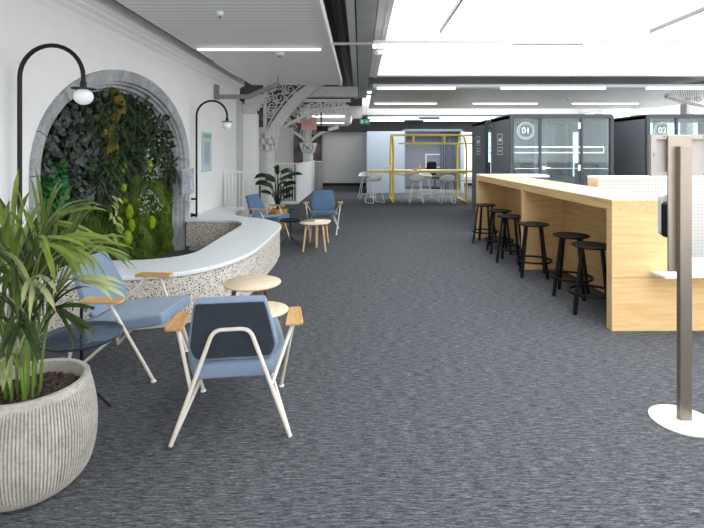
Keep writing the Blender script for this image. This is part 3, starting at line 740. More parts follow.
FR = [(0.15, 0.52, 0.20, 0.20, 'palm_pale', (0.03, 0.02)), (0.60, 0.66, 0.20, 0.26, 'palm', (0.02, 0.04)), (-0.35, 0.42, 0.19, 0.20, 'palm_dark', (0.03, -0.03)),
      (-1.0, 0.44, 0.24, 0.24, 'palm_dark', (0.02, -0.06)), (1.4, 0.62, 0.20, 0.27, 'palm', (-0.02, 0.06)), (2.2, 0.66, 0.22, 0.28, 'palm_dark', (-0.06, 0.04)),
      (3.0, 0.62, 0.26, 0.28, 'palm', (-0.08, 0.0)), (-2.5, 0.58, 0.24, 0.26, 'palm_dark', (-0.07, -0.05)), (-1.7, 0.50, 0.20, 0.25, 'palm', (-0.03, -0.07)),
      (-2.0, 0.68, 0.14, 0.28, 'palm', (-0.04, -0.02)), (0.95, 0.78, 0.10, 0.28, 'palm', (0.0, 0.02)),
      (-1.2, 0.62, 0.14, 0.25, 'palm_dark', (-0.01, -0.03)), (2.7, 0.76, 0.16, 0.28, 'palm', (-0.05, 0.02)), (-3.0, 0.40, 0.26, 0.25, 'palm', (-0.08, -0.02)), (-0.1, 0.70, 0.14, 0.26, 'palm', (-0.01, 0.0)), (-1.3, 0.26, 0.16, 0.18, 'palm_pale', (0.02, -0.07)), (-0.8, 0.56, 0.16, 0.22, 'palm_pale', (0.0, -0.02)), (-1.9, 0.46, 0.22, 0.22, 'palm_pale', (-0.05, -0.04)), (-0.5, 0.72, 0.16, 0.24, 'palm', (-0.03, 0.0))]
for (az, h, re, lf, mt, ba) in FR: frond(az, h, re, lf, M[mt], ba)

# ------------------------------------------------------------------ far pot plant
t = thing('leafy_pot_plant', 'dark broad-leaved plant in an ochre pot behind the far blue chair', 'plant', (-1.57, 9.15, 0))
b = MB(); b.lathe([(0.13, 0), (0.16, 0.03), (0.185, 0.2), (0.185, 0.40), (0.18, 0.42), (0.165, 0.42), (0.165, 0.36)], n=36, cap=False); b.lathe([(0.165, 0.37), (0.01, 0.375)], n=24)
b.build('pot', M['ochre'], t)
LF = [(0.2, 0.66, 0.30, 0.30), (0.9, 0.72, 0.16, 0.26), (2.9, 0.64, 0.30, 0.28), (3.6, 0.50, 0.24, 0.24), (-0.4, 0.50, 0.26, 0.26), (-1.3, 0.58, 0.22, 0.28), (-2.2, 0.46, 0.22, 0.26), (1.8, 0.78, 0.10, 0.28), (-0.9, 0.34, 0.22, 0.22), (-2.7, 0.34, 0.22, 0.22), (0.5, 0.38, 0.24, 0.22), (-1.7, 0.28, 0.18, 0.2), (-1.5, 0.7, 0.1, 0.28), (-0.1, 0.26, 0.2, 0.2), (-1.1, 0.48, 0.12, 0.26), (-2.0, 0.6, 0.14, 0.26), (-0.7, 0.62, 0.24, 0.24), (2.4, 0.56, 0.16, 0.24), (-2.9, 0.52, 0.3, 0.22)]
for (az, h, re, ln) in LF:
    ca, sa = math.cos(az), math.sin(az); P = spline([(0, 0, 0.37), (ca * re * 0.25, sa * re * 0.25, 0.37 + h * 0.6), (ca * re * 0.6, sa * re * 0.6, 0.37 + h)], 5)
    lfm = MB(); strip_leaf(lfm, P[-1], (ca, sa * 0.6, 0.45), Vector((0.1, -0.8, 0.6)), ln * rnd.uniform(0.9, 1.25), rnd.uniform(0.08, 0.12), rnd.uniform(0.8, 1.8), 8)
    f = lfm.build('leaf', M['ficus'], t, smooth=60); MB().tube(P, 0.006, 6).build('stem', M['ficus'], f)

# ------------------------------------------------------------------ oak bar
bar = thing('bar_counter', 'long oak bar counter with open knee bays along the right side', 'counter', (2.11, 4.02, 0), R(0.85))
LB = 4.42
b = MB(); b.box(0.0, 0.56, 0.0, LB, 1.01, 1.088); b.build('fascia', M['oakY'], bar)
MB().box(-0.002, 0.60, -0.002, LB + 0.002, 1.088, 1.10).build('worktop', M['oaktop'], bar)
b = MB(); b.box(0.0, 0.575, 0.0, 0.085, 0.447, 1.01); b.build('end_panel', M['oak'], bar)
b = MB(); b.box(0.0, 0.575, 0.0, 0.085, 0.0, 0.443); b.build('end_panel', M['oak'], bar)
MB().box(0.005, 0.57, 0.004, 0.08, 0.443, 0.447).build('seam', M['walnut'], bar)
MB().box(0.0, 0.52, 2.10, 2.17, 0.0, 1.01).build('divider', M['oak'], bar)
MB().box(0.0, 0.52, LB - 0.09, LB, 0.0, 1.01).build('end_panel', M['oak'], bar)
MB().box(0.50, 0.53, 0.085, 2.10, 0.0, 1.01).build('back_panel', M['oakY'], bar)
MB().box(0.50, 0.53, 2.17, LB - 0.09, 0.0, 1.01).build('back_panel', M['oakY'], bar)
t = thing('low_cabinet', 'low oak cabinet with a white top joined to the near end of the bar', 'cabinet', (2.715, 4.03, 0))
MB().box(0, 1.5, 0, 0.6, 0, 0.443).build('body', M['oak'], t)
MB().box(0, 1.5, 0.004, 0.6, 0.447, 0.485).build('top_rail', M['oak'], t)
MB().prism([(-0.27, -0.19), (-0.29, -0.03), (-0.27, -0.02), (-0.02, -0.02), (-0.02, 0.50), (0.30, 0.50), (1.5, 0.10), (1.5, -0.16), (0.2, -0.16)], 0.487, 0.507).build('white_top', M['mark'], t)

t = thing('tiled_partition', 'low white mosaic-tiled partition with an oak end behind the bar', 'partition', (2.80, 5.62, 0))
MB().box(0.0, 6.0, 0.0, 0.26, 0.0, 1.19).build('tiled_body', M['tile'], t)
MB().box(-0.012, 0.0, 0.0, 0.26, 0.0, 1.19).build('oak_end', M['birch'], t)
MB().box(-0.012, 6.0, -0.008, 0.268, 1.19, 1.212).build('cap', M['mark'], t)
t = thing('white_counter', 'white-topped low counter just past the far end of the bar', 'counter', (2.3, 8.95, 0))
MB().box(0, 1.22, 0, 0.5, 0.0, 1.03).build('body', M['podgrey'], t)
MB().box(-0.01, 1.23, -0.01, 0.51, 1.03, 1.07).build('top', M['mark'], t)

# ------------------------------------------------------------------ bar stools
def bar_stool(label, x, y, rz):
    t = thing('bar_stool', label, 'stool', (x, y, 0), rz, 'black round bar stools')
    MB().lathe([(0.06, 0.598), (0.15, 0.608), (0.178, 0.618), (0.182, 0.626), (0.178, 0.632), (0.03, 0.628)], n=40).build('seat', M['blackwood'], t, smooth=50)
    for k in range(4):
        a = math.pi / 2 * k; c, s = math.cos(a), math.sin(a); m = Matrix(((c, -s, 0), (s, c, 0), (0, 0, 1)))
        q = []
        for (r0, z, hw, ht) in ((0.205, 0.0, 0.019, 0.011), (0.118, 0.612, 0.015, 0.010)):
            q += [m @ Vector((r0 + dx, dy, z)) for dx, dy in ((-ht, -hw), (ht, -hw), (ht, hw), (-ht, hw))]
        MB().add(q, [(0, 3, 2, 1), (4, 5, 6, 7), (0, 1, 5, 4), (1, 2, 6, 5), (2, 3, 7, 6), (3, 0, 4, 7)]).build('leg', M['blackwood'], t, bevel=0.003)
    b = MB(); n = 40; R0 = 0.205
    b.lathe([(R0 - 0.012, 0.182), (R0 + 0.010, 0.182), (R0 + 0.010, 0.202), (R0 - 0.012, 0.202), (R0 - 0.012, 0.182)], n=n, cap=False)
    b.build('foot_ring', M['blackwood'], t, smooth=50)
    return t
SL = ['at the near bay, closest to the oak end panel', 'in the near bay, second from the oak end panel', 'standing in front of the oak divider, third from the near end', 'fourth from the near end, just past the oak divider', 'second from the far end of the bar, in the far bay', 'at the far end of the bar counter']
for (x, y, a), s in zip([(2.175, 4.50, 20), (2.216, 5.04, 12), (2.107, 5.83, 30), (2.05, 6.55, 15), (2.075, 7.17, 40), (2.06, 7.93, 10)], SL): bar_stool('black round bar stool ' + s, x, y, R(a))

# ------------------------------------------------------------------ sanitiser stand
t = thing('dispenser_stand', 'champagne metal sign and dispenser stand on a round white base, near right', 'stand', (1.80, 2.68, 0))
MB().lathe([(0.163, 0.0), (0.165, 0.006), (0.15, 0.011), (0.05, 0.020), (0.01, 0.021)], n=56).build('base', M['base_white'], t, smooth=50)
rot = Matrix.Rotation(R(-14), 3, 'Z')
MB().obox((0, -0.016, 0.775), (0.033, 0.017, 0.757), None).build('pole', M['champagne_dk'], t, bevel=0.003)
MB().box(-0.078, 0.057, 0.003, 0.013, 0.83, 1.593).build('plate', M['champagne'], t, bevel=0.004)
sf = MB(); WA, WB, H0, H1 = -0.166, 0.19, 1.365, 1.598
sf.box(WA, WB, 0.033, 0.037, H0, H1)
for (x0, x1, z0, z1) in ((WA, WB, H1 - 0.026, H1), (WA, WB, H0, H0 + 0.024), (WA, WA + 0.03, H0 + 0.024, H1 - 0.026), (WB - 0.03, WB, H0 + 0.024, H1 - 0.026)):
    sf.box(x0, x1, 0.0135, 0.033, z0, z1)
f = sf.build('sign_frame', M['framegrey'], t)
b = MB()
for (x, z) in ((-0.152, 1.49), (-0.152, 1.478), (-0.094, 1.586), (0.13, 1.586), (-0.094, 1.377), (0.13, 1.377)): b.tube([(x, 0.0142, z), (x, 0.0115, z)], 0.0035, 8)
b.build('screw', M['black'], f)
MB().prism(rrect(-0.068, 0.06, 1.015, 1.26, 0.03), 0.065, 0.12, 'XZ').build('dispenser', M['mark'], t, bevel=0.008)
MB().prism(rrect(-0.078, 0.05, 1.015, 1.215, 0.02), 0.014, 0.0645, 'XZ').build('dispenser_window', M['black'], t)
t.rotation_euler = (0, 0, R(0))

# ------------------------------------------------------------------ phone pods
PW, PD, PH = 2.05, 1.37, 2.25
def pod(label, x, y, num):
    t = thing('phone_pod', label, 'pod', (x, y, 0), 0, 'charcoal glass-fronted pods')
    MB().box(0.0, 0.08, 0.05, PD, 0.0, PH - 0.03).build('side_panel', M['podgrey'], t)
    MB().box(PW - 0.08, PW, 0.05, PD, 0.0, PH - 0.03).build('side_panel', M['podgrey'], t)
    MB().box(0.0, PW, 0.05, PD, PH - 0.09, PH).build('roof', M['poddark'], t)
    MB().box(0.08, PW - 0.08, 0.05, PD, 0.0, 0.06).build('pod_floor', M['podgrey'], t)
    MB().box(0.08, PW - 0.08, PD - 0.05, PD, 0.06, 0.95).build('back_panel', M['podgrey'], t)
    MB().box(0.08, PW - 0.08, PD - 0.03, PD - 0.02, 0.95, PH - 0.09).build('back_glass', M['glass'], t)
    b = MB(); b.box(0.95, 1.25, PD - 0.05, PD - 0.01, 0.95, PH - 0.09); b.build('screen_panel', M['podin'], t)
    b = MB(); b.box(0.08, 0.092, 0.08, PD - 0.05, 0.06, PH - 0.09); b.box(PW - 0.092, PW - 0.08, 0.08, PD - 0.05, 0.06, PH - 0.09); b.build('lining', M['podin'], t)
    # rounded front frame
    o_ = rrect(0.0, PW, 0.0, PH, 0.07); i_ = rrect(0.065, PW - 0.065, 0.06, PH - 0.075, 0.02); n = len(o_)
    vs = [(u, 0.0, v) for u, v in o_] + [(u, 0.0, v) for u, v in i_] + [(u, 0.06, v) for u, v in o_] + [(u, 0.06, v) for u, v in i_]
    fs = []
    for k in range(n):
        q = (k + 1) % n; fs += [(k, q, n + q, n + k), (2 * n + k, 3 * n + k, 3 * n + q, 2 * n + q), (k, 2 * n + k, 2 * n + q, q), (n + k, n + q, 3 * n + q, 3 * n + k)]
    MB().add(vs, fs).build('front_frame', M['poddark'], t)
    xs = [0.065, 0.60, 1.42, PW - 0.065]
    for xm in xs[1:3]: MB().box(xm - 0.022, xm + 0.022, 0.005, 0.055, 0.06, PH - 0.075).build('mullion', M['poddark'], t)
    panes = []
    for a, c in zip(xs[:-1], xs[1:]):
        panes.append(MB().box(a + 0.02, c - 0.02, 0.026, 0.034, 0.06, PH - 0.075).build('door' if abs(a - 0.6) < 0.01 else 'pane', M['glass'], t))
    d = panes[1]
    b = MB(); b.box(0.66, 0.80, 0.0, 0.026, 1.17, 1.20); b.box(0.64, 0.70, 0.004, 0.026, 1.15, 1.22); b.build('handle', M['whitemetal'], d)
    for z in (2.02, 1.19): MB().box(1.35, 1.41, 0.012, 0.026, z - 0.06, z + 0.06).build('hinge', M['whitemetal'], d)
    s = MB(); s.box(0.10, PW - 0.18, 0.022, 0.0255, 1.585, 1.612); s.box(0.10, PW - 0.18, 0.022, 0.0255, 1.475, 1.50); s.box(PW - 0.2, PW - 0.18, 0.022, 0.0255, 1.5, 1.585)
    s.box(0.10, PW - 0.1, 0.022, 0.0255, 1.17, 1.18); s.build('safety_stripe', M['frost'], t)
    if num:
        ring = MB(); ring.lathe([(0.168, 0), (0.160, 0), (0.160, 0.002), (0.168, 0.002), (0.168, 0)], n=40, cap=False); ring.lathe([(0.135, 0), (0.130, 0), (0.130, 0.002), (0.135, 0.002), (0.135, 0)], n=40, cap=False)
        ring.v = [(0.32 + x_, 0.0245 - z_, 1.92 + y_) for x_, y_, z_ in ring.v]; ring.build('number_ring', M['mark'], panes[0])
        text_part('number', num, 0.17, M['mark'], panes[0], (0.32, 0.022, 1.92), (R(90), 0, 0))
    # emblem squares on the side
    e = MB()
    def sq(y0, y1, z0, z1, q=0.012):
        e.box(-0.003, 0, y0, y1, z0, z0 + q); e.box(-0.003, 0, y0, y1, z1 - q, z1); e.box(-0.003, 0, y0, y0 + q, z0, z1); e.box(-0.003, 0, y1 - q, y1, z0, z1)
    sq(0.50, 0.88, 1.66, 1.86 + 0.02); sq(0.50, 0.88, 1.44, 1.60)
    for k in range(4): e.box(-0.003, 0, 0.57 + 0.06 * k, 0.61 + 0.06 * k, 1.72, 1.80 - 0.02 * (k % 2))
    for k in range(5): e.box(-0.003, 0, 0.57 + 0.05 * k, 0.60 + 0.05 * k, 1.51, 1.535)
    if num != '02': e.build('emblem', M['mark'], t)
    MB().box(0.10, 0.55, 0.35, PD - 0.1, 0.06, 0.48).build('seat', M['podseat'], t, bevel=0.02)
    MB().box(PW - 0.55, PW - 0.10, 0.35, PD - 0.1, 0.06, 0.48).build('seat', M['podseat'], t, bevel=0.02)
    MB().box(0.10, 0.22, 0.35, PD - 0.1, 0.48, 1.25).build('backrest', M['podseat'], t, bevel=0.02)
    MB().box(PW - 0.22, PW - 0.10, 0.35, PD - 0.1, 0.48, 1.25).build('backrest', M['podseat'], t, bevel=0.02)
    b = MB(); b.box(0.75, 1.3, 0.5, PD - 0.12, 0.74, 0.77); b.lathe([(0.03, 0.06), (0.03, 0.74)], 1.02, 0.85, 12); b.build('table', M['mark'], t)
    return t
pod('charcoal glass-fronted pod numbered 01 behind the bar', 2.96, 9.47, '01')
pod('charcoal glass-fronted pod numbered 02 behind the sign stand', 5.66, 9.47, '02')
pod('charcoal pod farther back, its side showing left of the pod numbered 01', 2.94, 11.25, None)

# ------------------------------------------------------------------ yellow framed high table
t = thing('framed_high_table', 'long high table inside a rounded yellow tube frame at the far end', 'table', (0, 14.85, 0))
def arch_frame(x):
    pts = [(x, -0.64, 0.03), (x, -0.64, 1.45)]
    for k in range(13):
        a = math.pi - math.pi * k / 12; pts.append((x, 0.64 * math.cos(a), 1.45 + 0.58 * math.sin(a)))
    pts += [(x, 0.64, 1.45), (x, 0.64, 0.03)]
    b = MB(); b.tube(pts, 0.032, 10); b.tube([(x, -0.64, 0.03), (x, 0.64, 0.03)], 0.03, 8); return b
arch_frame(0.98).build('frame', M['yellow'], t); arch_frame(3.15).build('frame', M['yellow'], t)
b = MB(); b.tube([(0.98, 0.0, 2.03), (3.9, 0.0, 2.03)], 0.025, 8); b.tube([(0.98, -0.2, 2.0), (3.9, -0.2, 2.0)], 0.018, 8); b.build('top_rail', M['yellow'], t)
b = MB(); b.tube([(1.2, -0.1, 1.76), (3.9, -0.1, 1.76)], 0.022, 8); b.tube([(1.2, 0.1, 1.76), (3.9, 0.1, 1.76)], 0.022, 8)
for x in (1.65, 2.6): b.box(x - 0.03, x + 0.03, -0.1, -0.06, 1.74, 2.03)
b.build('hanging_rail', M['yellow'], t)
MB().box(0.24, 3.9, -0.45, 0.45, 0.925, 0.945).build('tabletop', M['oaktop'], t)
MB().box(0.26, 3.9, -0.43, 0.43, 0.875, 0.925).build('edge_band', M['yellow'], t)
MB().tube([(v.x, v.y, v.z) for v in spline([(1.0, -0.4, 0.86), (2.0, -0.2, 0.70), (3.0, 0.0, 0.62), (3.6, 0.0, 0.61)], 5)], 0.014, 8).build('brace', M['yellow'], t)
for x in (0.98, 3.15): MB().box(x - 0.025, x + 0.025, -0.63, 0.63, 0.84, 0.875).build('support_bar', M['yellow'], t)
def high_stool(label, x, y, rz):
    t = thing('high_stool', label, 'stool', (x, y, 0), rz, 'white shell stools at the yellow framed table')
    vs = []; fs = []; n = 24
    for (r, z, bk) in ((0.02, 0.66, 0), (0.12, 0.663, 0.0), (0.18, 0.685, 0.03), (0.205, 0.72, 0.10), (0.21, 0.73, 0.13)):
        for j in range(n):
            q = 2 * math.pi * j / n; up = bk * max(0, -math.sin(q)) ** 1.2; vs.append((r * 1.08 * math.cos(q), r * math.sin(q), z + up))
    for (r, z, bk) in ((0.21, 0.715, 0.13), (0.18, 0.665, 0.03), (0.12, 0.64, 0), (0.02, 0.638, 0)):
        for j in range(n):
            q = 2 * math.pi * j / n; up = bk * max(0, -math.sin(q)) ** 1.2; vs.append((r * 1.08 * math.cos(q), r * math.sin(q), z + up))
    for i in range(8):
        for j in range(n): fs.append((i * n + j, i * n + (j + 1) % n, (i + 1) * n + (j + 1) % n, (i + 1) * n + j))
    MB().add(vs, fs).build('seat', M['whitemetal'], t, smooth=60)
    for s in (-1, 1):
        lp = fillet([(0.10 * s, 0.10, 0.65), (0.20 * s, 0.21, 0.012), (0.20 * s, -0.21, 0.012), (0.10 * s, -0.10, 0.65)], 0.03, 4)
        MB().tube(lp, 0.011, 8).build('leg', M['whitemetal'], t)
    MB().tube([(-0.178, 0.185, 0.16), (0.178, 0.185, 0.16)], 0.010, 8).build('foot_bar', M['whitemetal'], t)
    return t
high_stool('white shell stool at the near left end of the yellow framed table', 0.43, 14.12, R(35))
high_stool('white shell stool on the near side of the yellow table, right of its left frame', 1.65, 14.08, R(0))
high_stool('white shell stool on the near side of the yellow table, by its right frame', 2.55, 14.10, R(5))
high_stool('white shell stool tucked on the far left side of the yellow table', 0.18, 15.5, R(190))
high_stool('white shell stool on the far side of the yellow table, between the near stools', 2.12, 15.62, R(180))
t = thing('tablet_stand', 'small white tablet leaning on the left of the yellow framed table', 'tablet', (0.86, 14.75, 0.945), R(10))
MB().obox((0, 0, 0.07), (0.10, 0.008, 0.07), Matrix.Rotation(R(-15), 3, 'X')).build('screen', M['mark'], t)
MB().box(-0.08, 0.08, 0.0, 0.1, 0, 0.01).build('foot', M['mark'], t)
t = thing('bottle', 'small yellow bottle on the middle of the far high table', 'bottle', (1.85, 14.75, 0.945))
MB().lathe([(0.025, 0), (0.03, 0.01), (0.03, 0.10), (0.012, 0.14), (0.012, 0.16)], n=14).build('body', M['yellow'], t)
MB().lathe([(0.014, 0.16), (0.014, 0.18)], n=12).build('cap', M['yellow'], t)
t = tag(MB().box(1.62, 1.76, 14.66, 14.76, 0.945, 1.0).build('small_box', M['pink'], bevel=0.004), 'small pinkish box beside the yellow bottle', 'box')

# ------------------------------------------------------------------ railings and stair enclosure
def railing(label, x0, x1, y, h, n):
    t = thing('railing', label, 'railing', (0, y, 0))
    MB().box(x0, x1, -0.02, 0.02, h - 0.03, h).build('top_rail', M['whitemetal'], t)
    MB().box(x0, x1, -0.012, 0.012, 0.06, 0.09).build('bottom_rail', M['whitemetal'], t)
    for k in range(n + 1):
        x = x0 + 0.02 + (x1 - x0 - 0.04) * k / n; w_ = 0.016 if k in (0, n) else 0.008
        MB().box(x - w_, x + w_, -w_, w_, 0.0, h - 0.03).build('baluster', M['whitemetal'], t)
    return t
railing('white barred railing across the end of the bench by the wall', -2.64, -1.98, 9.35, 1.13, 9)
t = thing('stair_enclosure', 'white solid balustrade around the stairwell past the cast iron column', 'balustrade', (-1.8, 13.85, 0))
MB().box(-0.06, 0.0, 0.0, 5.2, 0.0, 1.17).build('side_panel', M['whitemetal'], t)
MB().box(-0.95, 0.02, -0.05, 0.0, 1.15, 1.19).build('handrail', M['whitemetal'], t)
MB().box(-0.95, 0.02, -0.04, 0.0, 0.0, 0.08).build('bottom_rail', M['whitemetal'], t)
for k in range(12):
    x = -0.93 + 0.082 * k; MB().box(x - 0.012, x + 0.012, -0.035, -0.01, 0.08, 1.15).build('baluster', M['whitemetal'], t)
t2 = thing('stair_railing', 'white barred railing at the far corner of the stairwell', 'railing', (-1.8, 19.3, 0))
MB().box(0, 0.3, -0.02, 0.02, 1.10, 1.14).build('top_rail', M['whitemetal'], t2)
for k in range(6): MB().box(0.01 + 0.05 * k, 0.03 + 0.05 * k, -0.01, 0.01, 0, 1.1).build('baluster', M['whitemetal'], t2)

# ------------------------------------------------------------------ cast iron columns and brackets
def scroll(mb, cx, cz, r, turns, a0, sgn, y, tr=0.014):
    pts = []
    for k in range(28):
        q = k / 27; a = a0 + sgn * turns * 2 * math.pi * q; rr = r * (1 - 0.85 * q); pts.append((cx + rr * math.cos(a), y, cz + rr * math.sin(a)))
    mb.tube(pts, [tr * (1 - 0.4 * k / 27) for k in range(28)], 6)
def ribbon(mb, lo, hi, y0, y1):
    poly = lo + list(reversed(hi)); mb.prism(poly, y0, y1, 'XZ')
def capital(t, r, z0, z1):
    b = MB(); h = z1 - z0
    b.lathe([(r * 0.72, z0), (r * 0.8, z0 + 0.04 * h), (r * 0.68, z0 + 0.1 * h), (r * 0.72, z0 + 0.5 * h), (r * 0.95, z0 + 0.85 * h), (r * 1.05, z0 + 0.88 * h), (r * 1.05, z1)], n=24)
    b.build('capital', M['ironwhite'], t)
    lf = MB()
    for row, (zz, rr, ss) in enumerate(((0.25, 0.78, 0.22), (0.55, 0.9, 0.25), (0.82, 1.02, 0.22))):
        for k in range(8):
            a = (k + 0.5 * row) * math.pi / 4; c, s = math.cos(a), math.sin(a)
            lf.sphere((rr * r * c, rr * r * s, z0 + zz * h), ss * r, 8, 6, (1, 1, 1.5)); lf.sphere((rr * 1.14 * r * c, rr * 1.14 * r * s, z0 + (zz + 0.12) * h), ss * r * 0.6, 7, 5)
    lf.build('acanthus_leaf', M['ironwhite'], t)
t = thing('cast_iron_column', 'cream cast iron column with leafy capital and scrolled bracket near the wall end', 'column', (-2.17, 11.3, 0))
b = MB(); b.lathe([(0.20, 0), (0.20, 0.25), (0.165, 0.3), (0.16, 1.50)], n=32, wob=lambda q, z: 1 - 0.05 * abs(math.sin(q * 8))); b.build('shaft', M['ironwhite'], t)
capital(t, 0.22, 1.50, 1.94)
b = MB(); b.box(-0.05, 0.13, -0.1, 0.1, 1.94, 2.0)
lo = [(v.x, v.z) for v in spline([(0.26, 0, 1.95), (0.33, 0, 2.1), (0.50, 0, 2.33), (0.80, 0, 2.68), (1.20, 0, 3.0), (1.45, 0, 3.14)], 6)]
hi = [(v.x, v.z) for v in spline([(0.02, 0, 1.95), (0.10, 0, 2.15), (0.28, 0, 2.44), (0.58, 0, 2.80), (0.93, 0, 3.08), (1.16, 0, 3.22)], 6)]
ribbon(b, lo, hi, -0.08, 0.08); b.build('arched_rib', M['ironwhite'], t)
b = MB(); b.box(-0.10, -0.03, -0.04, 0.04, 1.95, 3.3); b.tube([(0.0, 0, 2.02)] + [(u - 0.05, 0, v + 0.05) for u, v in hi], 0.02, 6)
for (cx, cz, r, a0, sg) in ((0.06, 2.36, 0.09, 0, 1), (0.10, 2.58, 0.12, 1.6, -1), (0.28, 2.78, 0.15, 3, 1), (0.06, 2.86, 0.11, 0, -1), (0.52, 2.98, 0.14, 1, 1), (0.26, 3.06, 0.12, 2, -1), (0.06, 2.16, 0.06, 0, 1), (0.75, 3.12, 0.1, 2, 1), (0.17, 2.46, 0.06, 2, 1), (0.0, 2.48, 0.05, 1, 1), (0.20, 2.68, 0.06, 2, -1), (0.40, 2.93, 0.08, 0, -1), (0.14, 3.0, 0.07, 3, 1), (0.0, 2.70, 0.06, 0, 1), (0.42, 2.76, 0.06, 4, 1), (0.62, 2.9, 0.06, 4, 1)): scroll(b, cx, cz, r, 1.7, a0, sg, 0, 0.018)
b.build('scrollwork', M['ironwhite'], t)
b = MB(); lo = [(v.x, v.z) for v in spline([(0.18, 0, 1.97), (0.36, 0, 2.07), (0.62, 0, 2.21), (0.9, 0, 2.35), (1.25, 0, 2.46), (1.9, 0, 2.55)], 6)]; hi = [(u, v + 0.085) for u, v in lo]
ribbon(b, lo, hi, 0.2, 0.32); b.box(0.62, 1.95, 0.2, 0.32, 2.70, 2.77)
for k in range(6): b.box(0.66 + 0.22 * k, 0.72 + 0.22 * k, 0.17, 0.34, 2.20 + 0.10 * k - 0.009 * k * k, 2.36 + 0.09 * k - 0.009 * k * k)
for (cx, cz, r, a0, sg) in ((0.62, 2.42, 0.10, 0, 1), (0.78, 2.56, 0.11, 3, -1), (0.99, 2.58, 0.105, 0, 1), (1.19, 2.61, 0.085, 3, -1), (1.36, 2.63, 0.075, 0, 1), (1.52, 2.65, 0.065, 3, -1), (1.66, 2.66, 0.055, 0, 1), (1.78, 2.665, 0.05, 3, 1), (0.45, 2.27, 0.07, 2, 1)): scroll(b, cx, cz, r, 1.8, a0, sg, 0.26, 0.02)
b.build('scrolled_girder', M['ironwhite'], t)
t = thing('cast_iron_column', 'cream cast iron column farther back between the stair balustrades', 'column', (-2.05, 19.0, 0))
b = MB(); b.lathe([(0.24, 0), (0.24, 0.25), (0.2, 0.3), (0.19, 1.45)], n=28, wob=lambda q, z: 1 - 0.05 * abs(math.sin(q * 8))); b.build('shaft', M['ironwhite'], t)
capital(t, 0.27, 1.45, 1.85)
b = MB(); b.box(-0.07, 0.07, -0.06, 0.06, 1.85, 3.4)
for s in (-1, 1):
    lo = [(s * v.x, v.z) for v in spline([(0.10, 0, 1.86), (0.3, 0, 2.05), (0.7, 0, 2.28), (1.2, 0, 2.42)], 5)]; hi = [(u, v + 0.13) for u, v in lo]; ribbon(b, lo, hi, -0.06, 0.06)
    scroll(b, s * 0.22, 2.3, 0.13, 1.6, 0, s, 0); scroll(b, s * 0.55, 2.5, 0.11, 1.6, 2, s, 0)
b.build('branching_rib', M['ironwhite'], t)
t = thing('cast_iron_bracket', 'scrolled cream iron bracket under the ceiling above pod 02', 'bracket', (8.55, 12.0, 0))
b = MB(); lo = [(v.x, v.z) for v in spline([(-0.9, 0, 2.86), (-0.4, 0, 2.72), (0.3, 0, 2.56), (1.2, 0, 2.45)], 5)]; ribbon(b, lo, [(u, v + 0.06) for u, v in lo], -0.06, 0.06)
b.build('rib', M['ironwhite'], t)
for (cx, cz, r, a0, sg) in ((-0.35, 2.82, 0.07, 0, 1), (-0.1, 2.80, 0.09, 3, -1), (0.2, 2.76, 0.11, 0, 1), (0.55, 2.72, 0.12, 3, 1), (0.9, 2.70, 0.12, 0, -1)): b = MB(); scroll(b, cx, cz, r, 1.7, a0, sg, 0, 0.02); b.build('scroll', M['ironwhite'], t)
# corbel at the wall end and the steel stub beam
t = thing('corbel', 'stepped cream corbel on top of the white pilaster at the wall end', 'corbel', (-2.35, 10.75, 0))
b = MB()
for k in range(6): b.box(-0.28 + 0.02 * k, 0.30 - 0.055 * (5 - k), -0.11, 0.13, 2.36 + 0.07 * k, 2.43 + 0.07 * k)
b.build('steps', M['ironwhite'], t, bevel=0.01)
t = thing('steel_beam', 'grey steel bracket with a diagonal strut below the slatted ceiling, fixed to the wall end', 'beam', (0, 0, 0))
MB().box(-2.66, -2.02, 8.80, 8.92, 2.485, 2.555).build('lower_flange', M['grey'], t); MB().box(-2.679, -2.62, 8.78, 8.94, 2.47, 2.74).build('end_plate', M['grey'], t)
m = Matrix.Rotation(math.atan2(-0.24, 0.55), 3, 'Y'); MB().obox((-1.78, 8.86, 2.64), (0.32, 0.05, 0.035), m).build('strut', M['grey'], t)
MB().box(-1.53, -1.50, 8.85, 8.88, 2.74, 2.9).build('hanger', M['grey'], t)

# ------------------------------------------------------------------ ceiling services
t = thing('cable_tray', 'long galvanised service beam running down the ceiling between panel and skylight', 'beam')
MB().box(-0.04, 0.19, -3, 14.2, 3.1, 3.3).build('beam', M['galv'], t)
MB().box(-0.15, -0.06, -3, 14.2, 3.08, 3.16).build('side_rail', M['lightgrey'], t)
tag(MB().box(-1.3, -0.05, 11.45, 11.7, 2.82, 3.06).build('cross_beam', M['lightgrey']), 'pale boxed beam crossing below the dark ceiling behind the slatted panel', 'beam')
tag(MB().tube([(-0.36, 6.34, 2.93), (-0.1, 6.34, 2.93), (0.16, 6.34, 2.93)], 0.02, 10).build('support_pipe', M['framegrey']), 'short pale pipe from the slatted panel to the service beam', 'pipe')
def strip_lamp(label, x0, x1, y, z, segs, wires=(), ztop=4.0, rail=0.05, glow=0.045):
    t = thing('strip_lamp', label, 'lamp', (0, y, z), 0, 'linear ceiling lamps')
    MB().box(x0, x1, -0.03, 0.03, 0.0, rail).build('rail', M['galv'], t)
    for a, c in segs: MB().box(a, c, -0.028, 0.028, -glow, -0.001).build('diffuser', M['lampglow'], t)
    for x in wires: MB().tube([(x, 0, rail), (x, 0, ztop - z)], 0.004, 6).build('wire', M['grey'], t)
    return t
strip_lamp('long hanging strip lamp crossing below the front of the skylight', 0.17, 5.2, 6.34, 2.92, [(0.17, 2.0), (2.95, 5.2)], (2.73,))
strip_lamp('second strip lamp at the far edge of the skylight, before the perforated ceiling', 0.3, 9.4, 10.38, 2.90, [(0.37, 2.06), (3.05, 5.3), (6.2, 9.4)], (1.7, 3.9, 6.2), 3.5)
